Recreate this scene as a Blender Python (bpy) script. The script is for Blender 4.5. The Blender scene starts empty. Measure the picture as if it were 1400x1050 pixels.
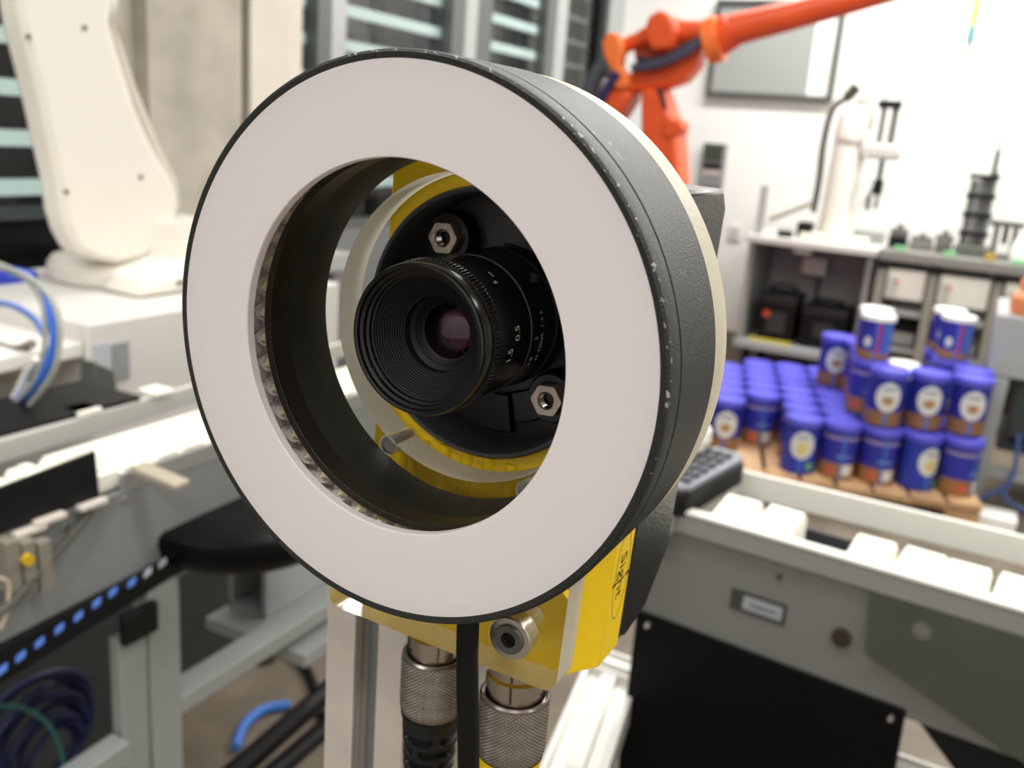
import bpy, bmesh, math, random
from mathutils import Vector, Matrix
random.seed(7)
PI = math.pi
sc = bpy.context.scene
col = sc.collection

# ------------------------------------------------------------------ camera
HC = 1.3                                    # camera height above the floor
RM = Matrix(((0.8832497787, 0.1856353555, -0.4305918522),
             (0.4629528671, -0.1994110277, 0.8636607464),
             (0.0744612059, -0.9621718957, -0.2620701661)))   # world axes in the camera's right/down/forward frame
FPX = 1260.0
cd = bpy.data.cameras.new('camera'); cam = bpy.data.objects.new('camera', cd); col.objects.link(cam)
cd.sensor_width = 36; cd.sensor_fit = 'HORIZONTAL'; cd.lens = FPX / 1400 * 36
r, d, f_ = RM.col[0], RM.col[1], RM.col[2]
m3 = Matrix((r, -d, -f_)).transposed()
cam.matrix_world = Matrix.Translation((0, 0, HC)) @ m3.to_4x4()
cd.clip_start = 0.01; cd.clip_end = 60
cd.dof.use_dof = True; cd.dof.focus_distance = 0.20; cd.dof.aperture_fstop = 19.0
sc.camera = cam

# ------------------------------------------------------------------ world, exposure, lamps
w = bpy.data.worlds.new('night'); sc.world = w; w.use_nodes = True
w.node_tree.nodes['Background'].inputs[0].default_value = (0.010, 0.014, 0.020, 1)
w.node_tree.nodes['Background'].inputs[1].default_value = 1.0
sc.view_settings.view_transform = 'Standard'; sc.view_settings.look = 'None'
sc.view_settings.exposure = 0.1; sc.view_settings.gamma = 1.0; sc.view_settings.use_curve_mapping = False

LAMPS = [(-0.9, 5.0, 74, 1.5, .35), (0.9, 5.0, 80, 1.5, .35), (-1.0, 2.6, 34, 1.5, .35), (1.1, 2.6, 38, 1.5, .35),
         (-1.0, 0.3, 26, 1.5, .35), (1.1, 0.3, 34, 1.5, .35), (-0.6, -1.6, 40, 1.5, .35), (1.2, -1.6, 30, 1.5, .35)]
CEIL = 3.2
for i, (lx, ly, pw, sx, sy) in enumerate(LAMPS):
    ld = bpy.data.lights.new('tube_light', 'AREA'); ld.shape = 'RECTANGLE'; ld.size = sx; ld.size_y = sy
    ld.energy = pw; ld.color = (1.0, 0.99, 0.972)
    lo = bpy.data.objects.new('tube_light', ld); lo.location = (lx, ly, CEIL - .075); col.objects.link(lo)

# ------------------------------------------------------------------ helpers
def at(px, py, ax, v):
    """world point where the sight line of photo point (px,py) meets the plane axis=v"""
    dd = RM @ Vector(((px - 700) / FPX, (py - 525) / FPX, 1.0)); o = Vector((0, 0, HC))
    return o + dd * ((v - o[ax]) / dd[ax])

def lin(c): c /= 255.0; return c / 12.92 if c <= .04045 else ((c + .055) / 1.055) ** 2.4
def rgb(*c): return (lin(c[0]), lin(c[1]), lin(c[2]), 1)

MATS = {}
def mat(name, c, rough=.5, metal=0, noise=0, nscale=20, bump=0, bscale=200, spec=.5, trans=0, ior=1.45, emit=0, coat=0, sss=0, c2=None, aniso=None):
    if name in MATS: return MATS[name]
    m = bpy.data.materials.new(name); m.use_nodes = True; nt = m.node_tree; b = nt.nodes['Principled BSDF']
    I = b.inputs; I['Base Color'].default_value = rgb(*c); I['Roughness'].default_value = rough; I['Metallic'].default_value = metal
    I['Specular IOR Level'].default_value = spec; I['Transmission Weight'].default_value = trans; I['IOR'].default_value = ior
    if coat: I['Coat Weight'].default_value = coat; I['Coat Roughness'].default_value = .1
    if sss: I['Subsurface Weight'].default_value = sss; I['Subsurface Radius'].default_value = (.004, .003, .0025); I['Subsurface Scale'].default_value = 1.0
    if emit: I['Emission Color'].default_value = rgb(*c); I['Emission Strength'].default_value = emit
    tc = nt.nodes.new('ShaderNodeTexCoord')
    if noise:
        n = nt.nodes.new('ShaderNodeTexNoise'); n.inputs['Scale'].default_value = nscale; n.inputs['Detail'].default_value = 6
        nt.links.new(tc.outputs['Object'], n.inputs['Vector'])
        rp = nt.nodes.new('ShaderNodeValToRGB'); rp.color_ramp.elements[0].position = .3; rp.color_ramp.elements[1].position = .7
        lo = c2 or [max(0, x * (1 - noise)) for x in c]
        rp.color_ramp.elements[0].color = rgb(*lo); rp.color_ramp.elements[1].color = rgb(*c)
        nt.links.new(n.outputs['Fac'], rp.inputs['Fac']); nt.links.new(rp.outputs['Color'], I['Base Color'])
    if bump:
        n = nt.nodes.new('ShaderNodeTexNoise'); n.inputs['Scale'].default_value = bscale; n.inputs['Detail'].default_value = 3
        mp = nt.nodes.new('ShaderNodeMapping'); nt.links.new(tc.outputs['Object'], mp.inputs['Vector'])
        if aniso: mp.inputs['Scale'].default_value = aniso
        nt.links.new(mp.outputs['Vector'], n.inputs['Vector'])
        bp = nt.nodes.new('ShaderNodeBump'); bp.inputs['Strength'].default_value = bump; bp.inputs['Distance'].default_value = .001
        nt.links.new(n.outputs['Fac'], bp.inputs['Height']); nt.links.new(bp.outputs['Normal'], I['Normal'])
    MATS[name] = m; return m

W = {}                                       # world matrices kept by hand (no depsgraph needed)
def wm(o): return W.get(o.name, Matrix.Identity(4))

def tag(o, label=None, cat=None, group=None, kind=None):
    if label: o['label'] = label
    if cat: o['category'] = cat
    if group: o['group'] = group
    if kind: o['kind'] = kind
    return o

def thing(name, label, cat, loc=(0, 0, 0), rotz=0, group=None, mx=None):
    o = bpy.data.objects.new(name, None); o.empty_display_size = .02; col.objects.link(o)
    M = mx if mx is not None else Matrix.Translation(loc) @ Matrix.Rotation(rotz, 4, 'Z')
    o.matrix_world = M; W[o.name] = M.copy()
    return tag(o, label, cat, group)

class MB:
    def __init__(s): s.v = []; s.f = []; s.mi = []; s.cur = 0
    def add(s, vs, fs):
        n = len(s.v); s.v += [Vector(v) for v in vs]; s.f += [[n + i for i in f] for f in fs]; s.mi += [s.cur] * len(fs); return s
    def box(s, a, b, rz=0, about=None):
        x0, y0, z0 = [min(a[i], b[i]) for i in range(3)]; x1, y1, z1 = [max(a[i], b[i]) for i in range(3)]
        vs = [Vector(p) for p in ((x0, y0, z0), (x1, y0, z0), (x1, y1, z0), (x0, y1, z0), (x0, y0, z1), (x1, y0, z1), (x1, y1, z1), (x0, y1, z1))]
        if rz:
            c = Vector(about) if about else (vs[0] + vs[6]) / 2
            R = Matrix.Rotation(rz, 3, 'Z'); vs = [R @ (v - c) + c for v in vs]
        return s.add(vs, [(0, 3, 2, 1), (4, 5, 6, 7), (0, 1, 5, 4), (1, 2, 6, 5), (2, 3, 7, 6), (3, 0, 4, 7)])
    def beam(s, p0, p1, wd, ht, drop=True):
        """bar from p0 to p1 (centre of its top face when drop)"""
        p0 = Vector(p0); p1 = Vector(p1); t = (p1 - p0).normalized()
        up = Vector((0, 0, 1)) if abs(t.z) < .95 else Vector((0, 1, 0))
        sd = t.cross(up).normalized(); u = sd.cross(t).normalized()
        t0 = 0 if drop else ht / 2
        vs = []
        for p in (p0, p1):
            for a, b in ((-1, 1), (1, 1), (1, 0), (-1, 0)):
                vs.append(p + sd * (a * wd / 2) + u * (t0 - (0 if b else ht)))
        return s.add(vs, [(0, 1, 2, 3), (7, 6, 5, 4), (0, 4, 5, 1), (1, 5, 6, 2), (2, 6, 7, 3), (3, 7, 4, 0)])
    def prism(s, pts, ax, a0, a1):
        def P(u, v, a): return {0: (a, u, v), 1: (u, a, v), 2: (u, v, a)}[ax]
        n = len(pts)
        vs = [P(u, v, a0) for u, v in pts] + [P(u, v, a1) for u, v in pts]
        return s.add(vs, [list(range(n))[::-1], list(range(n, 2 * n))] + [(i, (i + 1) % n, n + (i + 1) % n, n + i) for i in range(n)])
    def lathe(s, prof, ax=2, c=(0, 0, 0), seg=32, a0=0, a1=2 * PI, loop=False, mod=None):
        full = abs(a1 - a0 - 2 * PI) < 1e-6; n = seg if full else seg + 1; vs = []
        for k, (rr, h) in enumerate(prof):
            for j in range(n):
                a = a0 + (a1 - a0) * j / seg; q = rr if mod is None else mod(rr, h, a, k, j)
                u, v = q * math.cos(a), q * math.sin(a)
                vs.append({0: (c[0] + h, c[1] + u, c[2] + v), 1: (c[0] + u, c[1] + h, c[2] + v), 2: (c[0] + u, c[1] + v, c[2] + h)}[ax])
        fs = []; K = len(prof)
        for k in range(K if loop else K - 1):
            k2 = (k + 1) % K
            for j in range(seg):
                j2 = (j + 1) % n if full else j + 1
                fs.append((k * n + j, k * n + j2, k2 * n + j2, k2 * n + j))
        return s.add(vs, fs)
    def cyl(s, c, rr, h0, h1, ax=2, seg=24, r2=None):
        r2 = rr if r2 is None else r2
        s.lathe([(rr, h0), (r2, h1)], ax, c, seg)
        n = len(s.v) - 2 * seg
        s.f += [list(range(n, n + seg))[::-1], list(range(n + seg, n + 2 * seg))]; s.mi += [s.cur] * 2
        return s
    def tube(s, pts, rad, seg=10):
        pts = [Vector(p) for p in pts]; n = len(pts); vs = []; t0 = (pts[1] - pts[0]).normalized()
        up = Vector((0, 0, 1)) if abs(t0.z) < .9 else Vector((1, 0, 0)); nn = t0.cross(up).normalized()
        for i, p in enumerate(pts):
            t = (pts[min(i + 1, n - 1)] - pts[max(i - 1, 0)]).normalized()
            nn = (nn - t * nn.dot(t)).normalized(); b = t.cross(nn); q = rad[i] if isinstance(rad, (list, tuple)) else rad
            vs += [p + nn * q * math.cos(2 * PI * j / seg) + b * q * math.sin(2 * PI * j / seg) for j in range(seg)]
        fs = [(i * seg + j, i * seg + (j + 1) % seg, (i + 1) * seg + (j + 1) % seg, (i + 1) * seg + j) for i in range(n - 1) for j in range(seg)]
        fs += [list(range(seg))[::-1], list(range((n - 1) * seg, n * seg))]
        return s.add(vs, fs)
    def rod(s, p0, p1, rad, seg=14): return s.tube([p0, p1], rad, seg)
    def ball(s, c, rr, seg=16, sq=(1, 1, 1)):
        K = seg // 2; pr = [(rr * math.sin(PI * k / K) + 1e-5, -rr * math.cos(PI * k / K)) for k in range(K + 1)]
        n = len(s.v); s.lathe(pr, 2, (0, 0, 0), seg)
        for i in range(n, len(s.v)): v = s.v[i]; s.v[i] = Vector((c[0] + v.x * sq[0], c[1] + v.y * sq[1], c[2] + v.z * sq[2]))
        return s
    def mesh(s, name, M=None):
        me = bpy.data.meshes.new(name); vs = s.v if M is None else [M @ v for v in s.v]
        me.from_pydata([tuple(v) for v in vs], [], s.f); 
        me.polygons.foreach_set('material_index', s.mi)
        bm = bmesh.new(); bm.from_mesh(me); bmesh.ops.recalc_face_normals(bm, faces=bm.faces); bm.to_mesh(me); bm.free()
        me.polygons.foreach_set('use_smooth', [True] * len(me.polygons)); me.set_sharp_from_angle(angle=math.radians(32)); me.update()
        return me
    def build(s, name, m, parent=None, local=False, bevel=0, origin=None):
        ms = m if isinstance(m, (list, tuple)) else [m]
        if parent is not None: T = None if local else wm(parent).inverted(); M = wm(parent).copy()
        else:
            if origin is None:
                xs = [v.x for v in s.v]; ys = [v.y for v in s.v]; zs = [v.z for v in s.v]
                origin = ((min(xs) + max(xs)) / 2, (min(ys) + max(ys)) / 2, min(zs))
            M = Matrix.Translation(origin); T = M.inverted()
        me = s.mesh(name, T)
        for q in ms: me.materials.append(q)
        o = bpy.data.objects.new(name, me); col.objects.link(o)
        if parent is not None: o.parent = parent
        else: o.matrix_world = M
        W[o.name] = M
        if bevel:
            b = o.modifiers.new('bevel', 'BEVEL'); b.width = bevel; b.segments = 2; b.limit_method = 'ANGLE'; b.angle_limit = math.radians(40); b.harden_normals = False
        return o

def smooth(pts, k=6):
    P = [Vector(p) for p in pts]; P = [P[0] * 2 - P[1]] + P + [P[-1] * 2 - P[-2]]; out = []
    for i in range(1, len(P) - 2):
        for j in range(k):
            t = j / k; a, b, c, e = P[i - 1], P[i], P[i + 1], P[i + 2]
            out.append(.5 * ((2 * b) + (c - a) * t + (2 * a - 5 * b + 4 * c - e) * t * t + (3 * b - a - 3 * c + e) * t ** 3))
    return out + [P[-2]]

def copy_tree(o, parent=None, loc=None, rotz=None):
    c = o.copy(); col.objects.link(c)
    if parent: c.parent = parent
    if loc is not None: c.matrix_world = Matrix.Translation(loc) @ Matrix.Rotation(rotz or 0, 4, 'Z')
    for ch in [q for q in bpy.data.objects if q.parent == o]: copy_tree(ch, c)
    return c

def text_mesh(body, size):
    """flat lettering as triangles: list of verts (x,y) and faces"""
    cu = bpy.data.curves.new('t', 'FONT'); cu.body = body; cu.size = size; cu.align_x = 'CENTER'; cu.align_y = 'CENTER'; cu.resolution_u = 3
    ob = bpy.data.objects.new('t', cu); col.objects.link(ob)
    dg = bpy.context.evaluated_depsgraph_get(); me = bpy.data.meshes.new_from_object(ob.evaluated_get(dg))
    vs = [v.co.copy() for v in me.vertices]; fs = [list(p.vertices) for p in me.polygons]
    bpy.data.objects.remove(ob); bpy.data.curves.remove(cu); bpy.data.meshes.remove(me)
    return vs, fs

def struct(name, mb, m, label=None, bevel=0):
    o = mb.build(name, m, bevel=bevel); o['kind'] = 'structure'
    if label: o['label'] = label
    return o

# ------------------------------------------------------------------ materials
M_wall = mat('white_paint', (232, 231, 226), .7, noise=.03, nscale=2)
M_ceil = mat('ceiling_paint', (215, 213, 206), .8)
M_floor = mat('concrete_floor', (120, 108, 92), .55, noise=.25, nscale=7, bump=.15, bscale=60)
M_conc = mat('concrete', (186, 178, 163), .8, noise=.16, nscale=5, bump=.3, bscale=25)
M_conc2 = mat('pale_concrete', (214, 206, 190), .8, noise=.06, nscale=4, bump=.2, bscale=30)
M_alu = mat('aluminium', (186, 188, 188), .42, .85, bump=.05, bscale=300)
M_alupaint = mat('anodised_aluminium', (196, 196, 192), .45, .35, bump=.04, bscale=300)
M_dark = mat('black_plastic', (14, 14, 14), .5, spec=.3)
M_blackgloss = mat('gloss_black', (7, 7, 8), .3, spec=.2)
M_grey = mat('grey_sheet', (118, 117, 113), .5, noise=.04, nscale=8)
M_lightgrey = mat('light_grey_metal', (165, 166, 163), .5)
M_robot = mat('robot_white', (233, 227, 215), .35, noise=.02, nscale=5)
M_cream = mat('cream_plastic', (254, 251, 236), .4, noise=.05, nscale=60)
M_orange = mat('orange_paint', (226, 84, 34), .4, noise=.05, nscale=10)
M_orange2 = mat('light_orange_paint', (240, 118, 52), .4)
M_chrome = mat('polished_steel', (205, 200, 194), .16, 1)
M_steel = mat('turned_aluminium', (214, 210, 202), .3, 1, bump=.1, bscale=900)

# ------------------------------------------------------------------ the room
XW, YW = -2.45, 6.1
XR, YF = 3.6, -2.8
struct('floor', MB().box((XW - .3, YF - .1, -.1), (XR + .1, YW + .1, 0)), M_floor)
struct('ceiling', MB().box((XW - .3, YF - .1, CEIL), (XR + .1, YW + .1, CEIL + .1)), M_ceil)
struct('wall_back', MB().box((XW - .3, YW, 0), (XR + .1, YW + .1, CEIL)), M_wall)
struct('wall_right', MB().box((XR, YF, 0), (XR + .1, YW, CEIL)), M_wall)
struct('wall_front', MB().box((XW - .3, YF - .1, 0), (XR, YF, CEIL)), M_wall)
wl = MB().box((XW - .1, YF, 0), (XW, YW, .86)).box((XW - .1, YF, 2.9), (XW, YW, CEIL))
struct('wall_left', wl, mat('window_sill_grey', (120, 122, 120), .6))
struct('baseboard_back', MB().box((XW, YW - .012, 0), (XR, YW, .13)), mat('grey_baseboard', (128, 122, 112), .6))
# concrete pier between the window bays, a dark joint in it
struct('wall_pier', MB().box((-2.45, 2.09, 0), (-2.35, 2.486, CEIL)).box((-2.47, 2.0, 0), (-2.40, 2.09, CEIL)), M_conc)
struct('trim_1', MB().box((-2.45, 2.486, 0), (-2.38, 2.528, CEIL)), mat('dark_joint', (20, 20, 19), .7))
struct('wall_pier_pale', MB().box((-2.45, 2.528, 0), (-2.35, 2.79, CEIL)), M_conc2)
# night outside: building face and louvre blades beyond the glass
M_louv = mat('louvre_white', (188, 206, 203), .5)
M_night = mat('night_facade', (22, 24, 25), .7)
M_night2 = mat('pane_reflection_grey', (92, 92, 91), .7)  # mid grey stands for the building's reflection in the right-hand panes
M_fr = mat('window_frame_grey', (104, 108, 108), .45, .3)
M_fr2 = mat('window_frame_bright', (176, 180, 178), .45, .3)
M_glass = bpy.data.materials.new('thin_window_glass'); M_glass.use_nodes = True
nt = M_glass.node_tree; nt.nodes.clear()
o_ = nt.nodes.new('ShaderNodeOutputMaterial'); mx = nt.nodes.new('ShaderNodeMixShader'); tr = nt.nodes.new('ShaderNodeBsdfTransparent'); gl = nt.nodes.new('ShaderNodeBsdfGlossy')
fr = nt.nodes.new('ShaderNodeFresnel'); fr.inputs[0].default_value = 1.45; gl.inputs['Roughness'].default_value = .03; tr.inputs[0].default_value = (.97, .985, .98, 1)
gb = nt.nodes.new('ShaderNodeNewGeometry'); s1 = nt.nodes.new('ShaderNodeMath'); s1.operation = 'SUBTRACT'; s1.inputs[0].default_value = 1; nt.links.new(gb.outputs['Backfacing'], s1.inputs[1])
s2 = nt.nodes.new('ShaderNodeMath'); s2.operation = 'MULTIPLY'; nt.links.new(s1.outputs[0], s2.inputs[0]); nt.links.new(fr.outputs[0], s2.inputs[1]); nt.links.new(s2.outputs[0], mx.inputs[0]); nt.links.new(tr.outputs[0], mx.inputs[1]); nt.links.new(gl.outputs[0], mx.inputs[2]); nt.links.new(mx.outputs[0], o_.inputs[0])
bays = [(-2.7, -.55), (-.45, 2.03), (2.79, 3.05), (3.13, 4.05), (4.30, 5.05), (5.22, 6.09)]
zs = [1.045 + .137 * k for k in range(14)]
for i, (y0, y1) in enumerate(bays):
    root = thing('window_%d' % (i + 1), None, None, (XW, (y0 + y1) / 2, .86)); root['kind'] = 'structure'
    MB().box((XW - .012, y0, .86), (XW - .006, y1, 2.9)).build('pane', M_glass, root)
    fm = MB()
    fm.box((XW - .05, y0, .86), (XW + .005, y0 + .03, 2.9)).box((XW - .05, y1 - .03, .86), (XW + .005, y1, 2.9)).box((XW - .05, y0, .86), (XW + .005, y1, .89)).box((XW - .05, y0, 2.87), (XW + .005, y1, 2.9))
    fm.build('window_frame', M_fr, root)
    if i != 5:
        for z in zs:
            MB().box((XW - .07, y0 + .03, z - .022), (XW - .03, y1 - .03, z + .022)).build('louvre_blade', M_louv, root)
    else:
        for z in zs:
            MB().box((XW - .07, y0 + .03, z - .012), (XW - .05, y1 - .03, z + .012)).build('louvre_blade', mat('louvre_dim', (96, 100, 99), .6), root)
    # what stands outside this bay; right-hand backdrops carry the reflection grey
    MB().box((XW - .26, y0, .8), (XW - .25, y1, 3.0)).build('night_backdrop', M_night if i < 3 else M_night2, root)
    if i in (3, 4):
        q = MB().box((XW - .24, y0 + (.55 if i == 3 else .26), .86), (XW - .22, y0 + (.62 if i == 3 else .36), 2.9))
        q.build('outside_post', mat('outside_post_dark', (30, 31, 32), .7), root)
        if i == 4: MB().box((XW - .235, y0 + .03, .86), (XW - .215, y0 + .27, 2.9)).build('dark_blind', M_night, root)
for k, (y0, y1, mm) in enumerate([(2.965, 3.05, M_fr), (3.05, 3.14, M_fr2), (3.94, 4.06, M_fr), (4.06, 4.17, M_fr2), (4.17, 4.32, M_fr), (4.95, 5.07, M_fr), (5.07, 5.21, M_fr2), (5.70, 5.80, M_dark), (-.55, -.45, M_fr), (5.85, 6.1, M_fr2)]):
    struct('trim_%d' % (k + 2), MB().box((XW - .03, y0, .86), (XW + .03, y1, 2.9)), mm)
for i, (lx, ly, pw, sx, sy) in enumerate(LAMPS):
    root = thing('ceiling_light', 'ceiling tube light %s, on the %s side' % (('near the back wall', 'over the orange robot', 'over the camera post', 'behind the photographer')[i // 2], 'left' if i % 2 == 0 else 'right'), 'ceiling light', (lx, ly, CEIL - .07), group='tube lights on the ceiling')
    MB().box((lx - sx / 2 - .04, ly - sy / 2 - .04, CEIL - .065), (lx + sx / 2 + .04, ly + sy / 2 + .04, CEIL)).build('housing', M_robot, root)

# ================================================================== HERO: ring light, plate, camera
O = Vector((-0.10565, .15482, HC - .04583))
mm = .001
def loc_build(mb, name, m, root, bevel=0):      # geometry given in millimetres, in the root's own frame
    mb.v = [v * mm for v in mb.v]
    return mb.build(name, m, root, local=True, bevel=bevel * mm)

# --- black anodised aluminium with chipped rim
M_ring = mat('ring_anodised', (31, 32, 30), .42, 0, noise=.12, nscale=60, bump=.35, bscale=2500, spec=.55)
nt = M_ring.node_tree; b = nt.nodes['Principled BSDF']
tc = nt.nodes.new('ShaderNodeTexCoord'); sx = nt.nodes.new('ShaderNodeSeparateXYZ'); nt.links.new(tc.outputs['Object'], sx.inputs[0])
def mth(op, a, b2=None, c=None):
    n = nt.nodes.new('ShaderNodeMath'); n.operation = op
    for i, x in enumerate((a, b2, c)):
        if x is None: continue
        if isinstance(x, (int, float)): n.inputs[i].default_value = x
        else: nt.links.new(x, n.inputs[i])
    return n.outputs[0]
rad = mth('SQRT', mth('ADD', mth('MULTIPLY', sx.outputs[0], sx.outputs[0]), mth('MULTIPLY', sx.outputs[2], sx.outputs[2])))
rimm = mth('MULTIPLY', mth('GREATER_THAN', rad, .0594), mth('LESS_THAN', sx.outputs[1], .0011))
quad = mth('GREATER_THAN', mth('ADD', sx.outputs[0], sx.outputs[2]), .045)
nz = nt.nodes.new('ShaderNodeTexNoise'); nz.inputs['Scale'].default_value = 900; nz.inputs['Detail'].default_value = 4; nt.links.new(tc.outputs['Object'], nz.inputs['Vector'])
chip = mth('MULTIPLY', mth('MULTIPLY', rimm, quad), mth('GREATER_THAN', nz.outputs[0], .61))
mpn = nt.nodes.new('ShaderNodeMapping'); mpn.inputs['Scale'].default_value = (90, 260, 90); nt.links.new(tc.outputs['Object'], mpn.inputs[0])
n2 = nt.nodes.new('ShaderNodeTexNoise'); n2.inputs['Scale'].default_value = 3.2; n2.inputs['Detail'].default_value = 7; nt.links.new(mpn.outputs[0], n2.inputs['Vector'])
dust = mth('MULTIPLY', mth('GREATER_THAN', n2.outputs[0], .70), .7)
fac = mth('MAXIMUM', chip, dust)
old = b.inputs['Base Color'].links[0].from_socket
mxn = nt.nodes.new('ShaderNodeMix'); mxn.data_type = 'RGBA'; nt.links.new(fac, mxn.inputs[0]); nt.links.new(old, mxn.inputs[6]); mxn.inputs[7].default_value = rgb(150, 150, 146)
nt.links.new(mxn.outputs[2], b.inputs['Base Color'])
M_inner = mat('inner_tube_black', (34, 35, 31), .5, 0, noise=.5, nscale=55, bump=.3, bscale=2200)
M_lip = mat('lip_brown_black', (48, 43, 36), .35, .2, noise=.3, nscale=40)
M_diff = mat('opal_diffuser', (252, 246, 246), .34, 0, spec=.35)
nt = M_diff.node_tree; pb_ = nt.nodes['Principled BSDF']; tl_ = nt.nodes.new('ShaderNodeBsdfTranslucent'); tl_.inputs[0].default_value = rgb(246, 238, 236)
ms_ = nt.nodes.new('ShaderNodeMixShader'); ms_.inputs[0].default_value = .38; nt.links.new(pb_.outputs[0], ms_.inputs[1]); nt.links.new(tl_.outputs[0], ms_.inputs[2]); nt.links.new(ms_.outputs[0], nt.nodes['Material Output'].inputs[0])

ring = thing('ring_light', 'black round ring light with a flat white opal diffuser in the foreground', 'ring light', O)
hs = MB().lathe([(58.1, .2), (59.3, 0), (59.85, .35), (60, .9), (60, 6.0), (59.55, 6.25), (59.55, 6.75), (60, 7.0), (60, 29.6), (59.6, 30), (41.2, 30), (41.2, 27.5), (57.9, 27.5), (57.9, .6)], 1, seg=220, loop=True)
lin_ = MB().lathe([(57.7, 2.5), (57.7, 13.9), (57.85, 13.9), (57.85, 2.5)], 1, seg=90, loop=True)
loc_build(lin_, 'cavity_fill_lining', mat('fill_lining_white', (236, 234, 230), .4), ring)  # white lining added to throw more light into the LED cavity
loc_build(hs, 'housing', M_ring, ring)
loc_build(MB().lathe([(39.5, .35), (39.7, .1), (58.1, .1), (58.1, 2.3), (39.5, 2.3)], 1, seg=200, loop=True), 'diffuser', M_diff, ring)
loc_build(MB().lathe([(40.7, 9.2), (40.9, 8.9), (40.9, 29.8), (41.2, 29.8)], 1, seg=160), 'inner_tube', M_inner, ring)
loc_build(MB().lathe([(41.0, 29), (42.2, 29), (42.2, 8.8), (40.85, 8.8)], 1, seg=160, loop=True), 'inner_rim', M_lip, ring)
loc_build(MB().lathe([(42.1, 14.0), (57.8, 14.0), (57.8, 15.5), (42.1, 15.5)], 1, seg=90, loop=True), 'circuit_board', mat('board_grey', (205, 198, 196), .45, 0, noise=.3, nscale=300, bump=1, bscale=900), ring)
# faceted reflector cup with a cream die: one mesh, copied round the board
M_facet = mat('facet_silver', (244, 236, 234), .22, .1, noise=.2, nscale=500)
M_die = mat('led_cream', (254, 248, 206), .4)
lb = MB(); rnd = random.Random(3)
n = 9; ringv = [(0, 0, 0)]
inner = [(1.0 * math.cos(2 * PI * i / n), 1.8, 1.4 * math.sin(2 * PI * i / n)) for i in range(n)]
mid = [((2.0 + rnd.uniform(-.4, .4)) * math.cos(2 * PI * (i + .5) / n), -.9 + rnd.uniform(-.7, .7), (2.2 + rnd.uniform(-.4, .4)) * math.sin(2 * PI * (i + .5) / n)) for i in range(n)]
outr = [((3.1 + rnd.uniform(-.2, .2)) * math.cos(2 * PI * i / n), 1.9, 3.05 * math.sin(2 * PI * i / n)) for i in range(n)]
lb.add(inner + mid + outr, [(i, (i + 1) % n, n + i) for i in range(n)] + [(n + i, (i + 1) % n, n + (i + 1) % n) for i in range(n)] +
       [(2 * n + i, n + i, 2 * n + (i + 1) % n) for i in range(n)] + [(n + i, n + (i + 1) % n, 2 * n + (i + 1) % n) for i in range(n)])
lb.cur = 1
lb.add([(-.9, 1.2, -1.7), (1.0, 1.2, -1.4), (.9, 1.2, 1.4), (-.9, 1.2, 1.7), (-.1, -1.7, .1)], [(0, 1, 4), (1, 2, 4), (2, 3, 4), (3, 0, 4)])
lb.v = [v * mm for v in lb.v]
led0 = lb.mesh('led'); led0.materials.append(M_facet); led0.materials.append(M_die)
led0.polygons.foreach_set('use_smooth', [False] * len(led0.polygons))
for row, (rr, cnt, off) in enumerate([(45.3, 46, 0), (51.3, 52, .5)]):
    for i in range(cnt):
        a = 2 * PI * (i + off) / cnt
        q = bpy.data.objects.new('led', led0); q.parent = ring; q.location = (rr * mm * math.cos(a), 12.0 * mm, rr * mm * math.sin(a)); q.rotation_euler = (0, -a, 0)
        col.objects.link(q)
cb = MB().tube(smooth([(11.2, 20, -59), (11.6, 20, -66), (12.3, 20, -80), (14.6, 20, -107), (17, 21, -150), (12, 40, -260), (-10, 90, -420)]), 2.75, 20)
loc_build(cb, 'power_cable', mat('cable_black', (8, 8, 9), .42, spec=.35), ring)
loc_build(MB().cyl((11.3, 20, 0), 3.6, -61.5, -58, 2, 24), 'cable_gland', M_dark, ring)

# --- body frame: a touch of roll about the lens axis
ROLL = math.radians(2.2)
MXB = Matrix.Translation(O) @ Matrix.Rotation(ROLL, 4, 'Y')

# clear acrylic plate -------------------------------------------------
plate = thing('mounting_plate', 'clear acrylic mounting plate between the ring light and the yellow camera', 'mounting plate', mx=MXB)
def curve_plate(name, outer, holes, y0, y1):
    cu = bpy.data.curves.new(name, 'CURVE'); cu.dimensions = '2D'; cu.fill_mode = 'BOTH'; cu.extrude = (y1 - y0) / 2 * mm
    for pts in [outer] + holes:
        sp = cu.splines.new('POLY'); sp.points.add(len(pts) - 1); sp.use_cyclic_u = True
        for p, (x, z) in zip(sp.points, pts): p.co = (x * mm, z * mm, 0, 1)
    ob = bpy.data.objects.new(name, cu); col.objects.link(ob)
    dg = bpy.context.evaluated_depsgraph_get(); me = bpy.data.meshes.new_from_object(ob.evaluated_get(dg))
    bpy.data.objects.remove(ob); bpy.data.curves.remove(cu)
    ym = (y0 + y1) / 2 * mm
    for v in me.vertices: v.co = Vector((v.co.x, ym - v.co.z, v.co.y))
    bm = bmesh.new(); bm.from_mesh(me); bmesh.ops.remove_doubles(bm, verts=bm.verts, dist=1e-6); bmesh.ops.recalc_face_normals(bm, faces=bm.faces); bm.to_mesh(me); bm.free()
    return me
def circ(cx, cz, rr, n=64): return [(cx + rr * math.cos(2 * PI * i / n), cz + rr * math.sin(2 * PI * i / n)) for i in range(n)]
def rcorner(cx, cz, rr, a0, a1, n=6): return [(cx + rr * math.cos(math.radians(a0 + (a1 - a0) * i / n)), cz + rr * math.sin(math.radians(a0 + (a1 - a0) * i / n))) for i in range(n + 1)]
RP = 59.7; XL, XRp, ZB = -35.0, 35.0, -84.8
aR = -math.acos(XRp / RP); aL = PI + math.acos(-XL / RP)
arc = [(RP * math.cos(aR + (aL - aR) * i / 150), RP * math.sin(aR + (aL - aR) * i / 150)) for i in range(151)]
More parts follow.
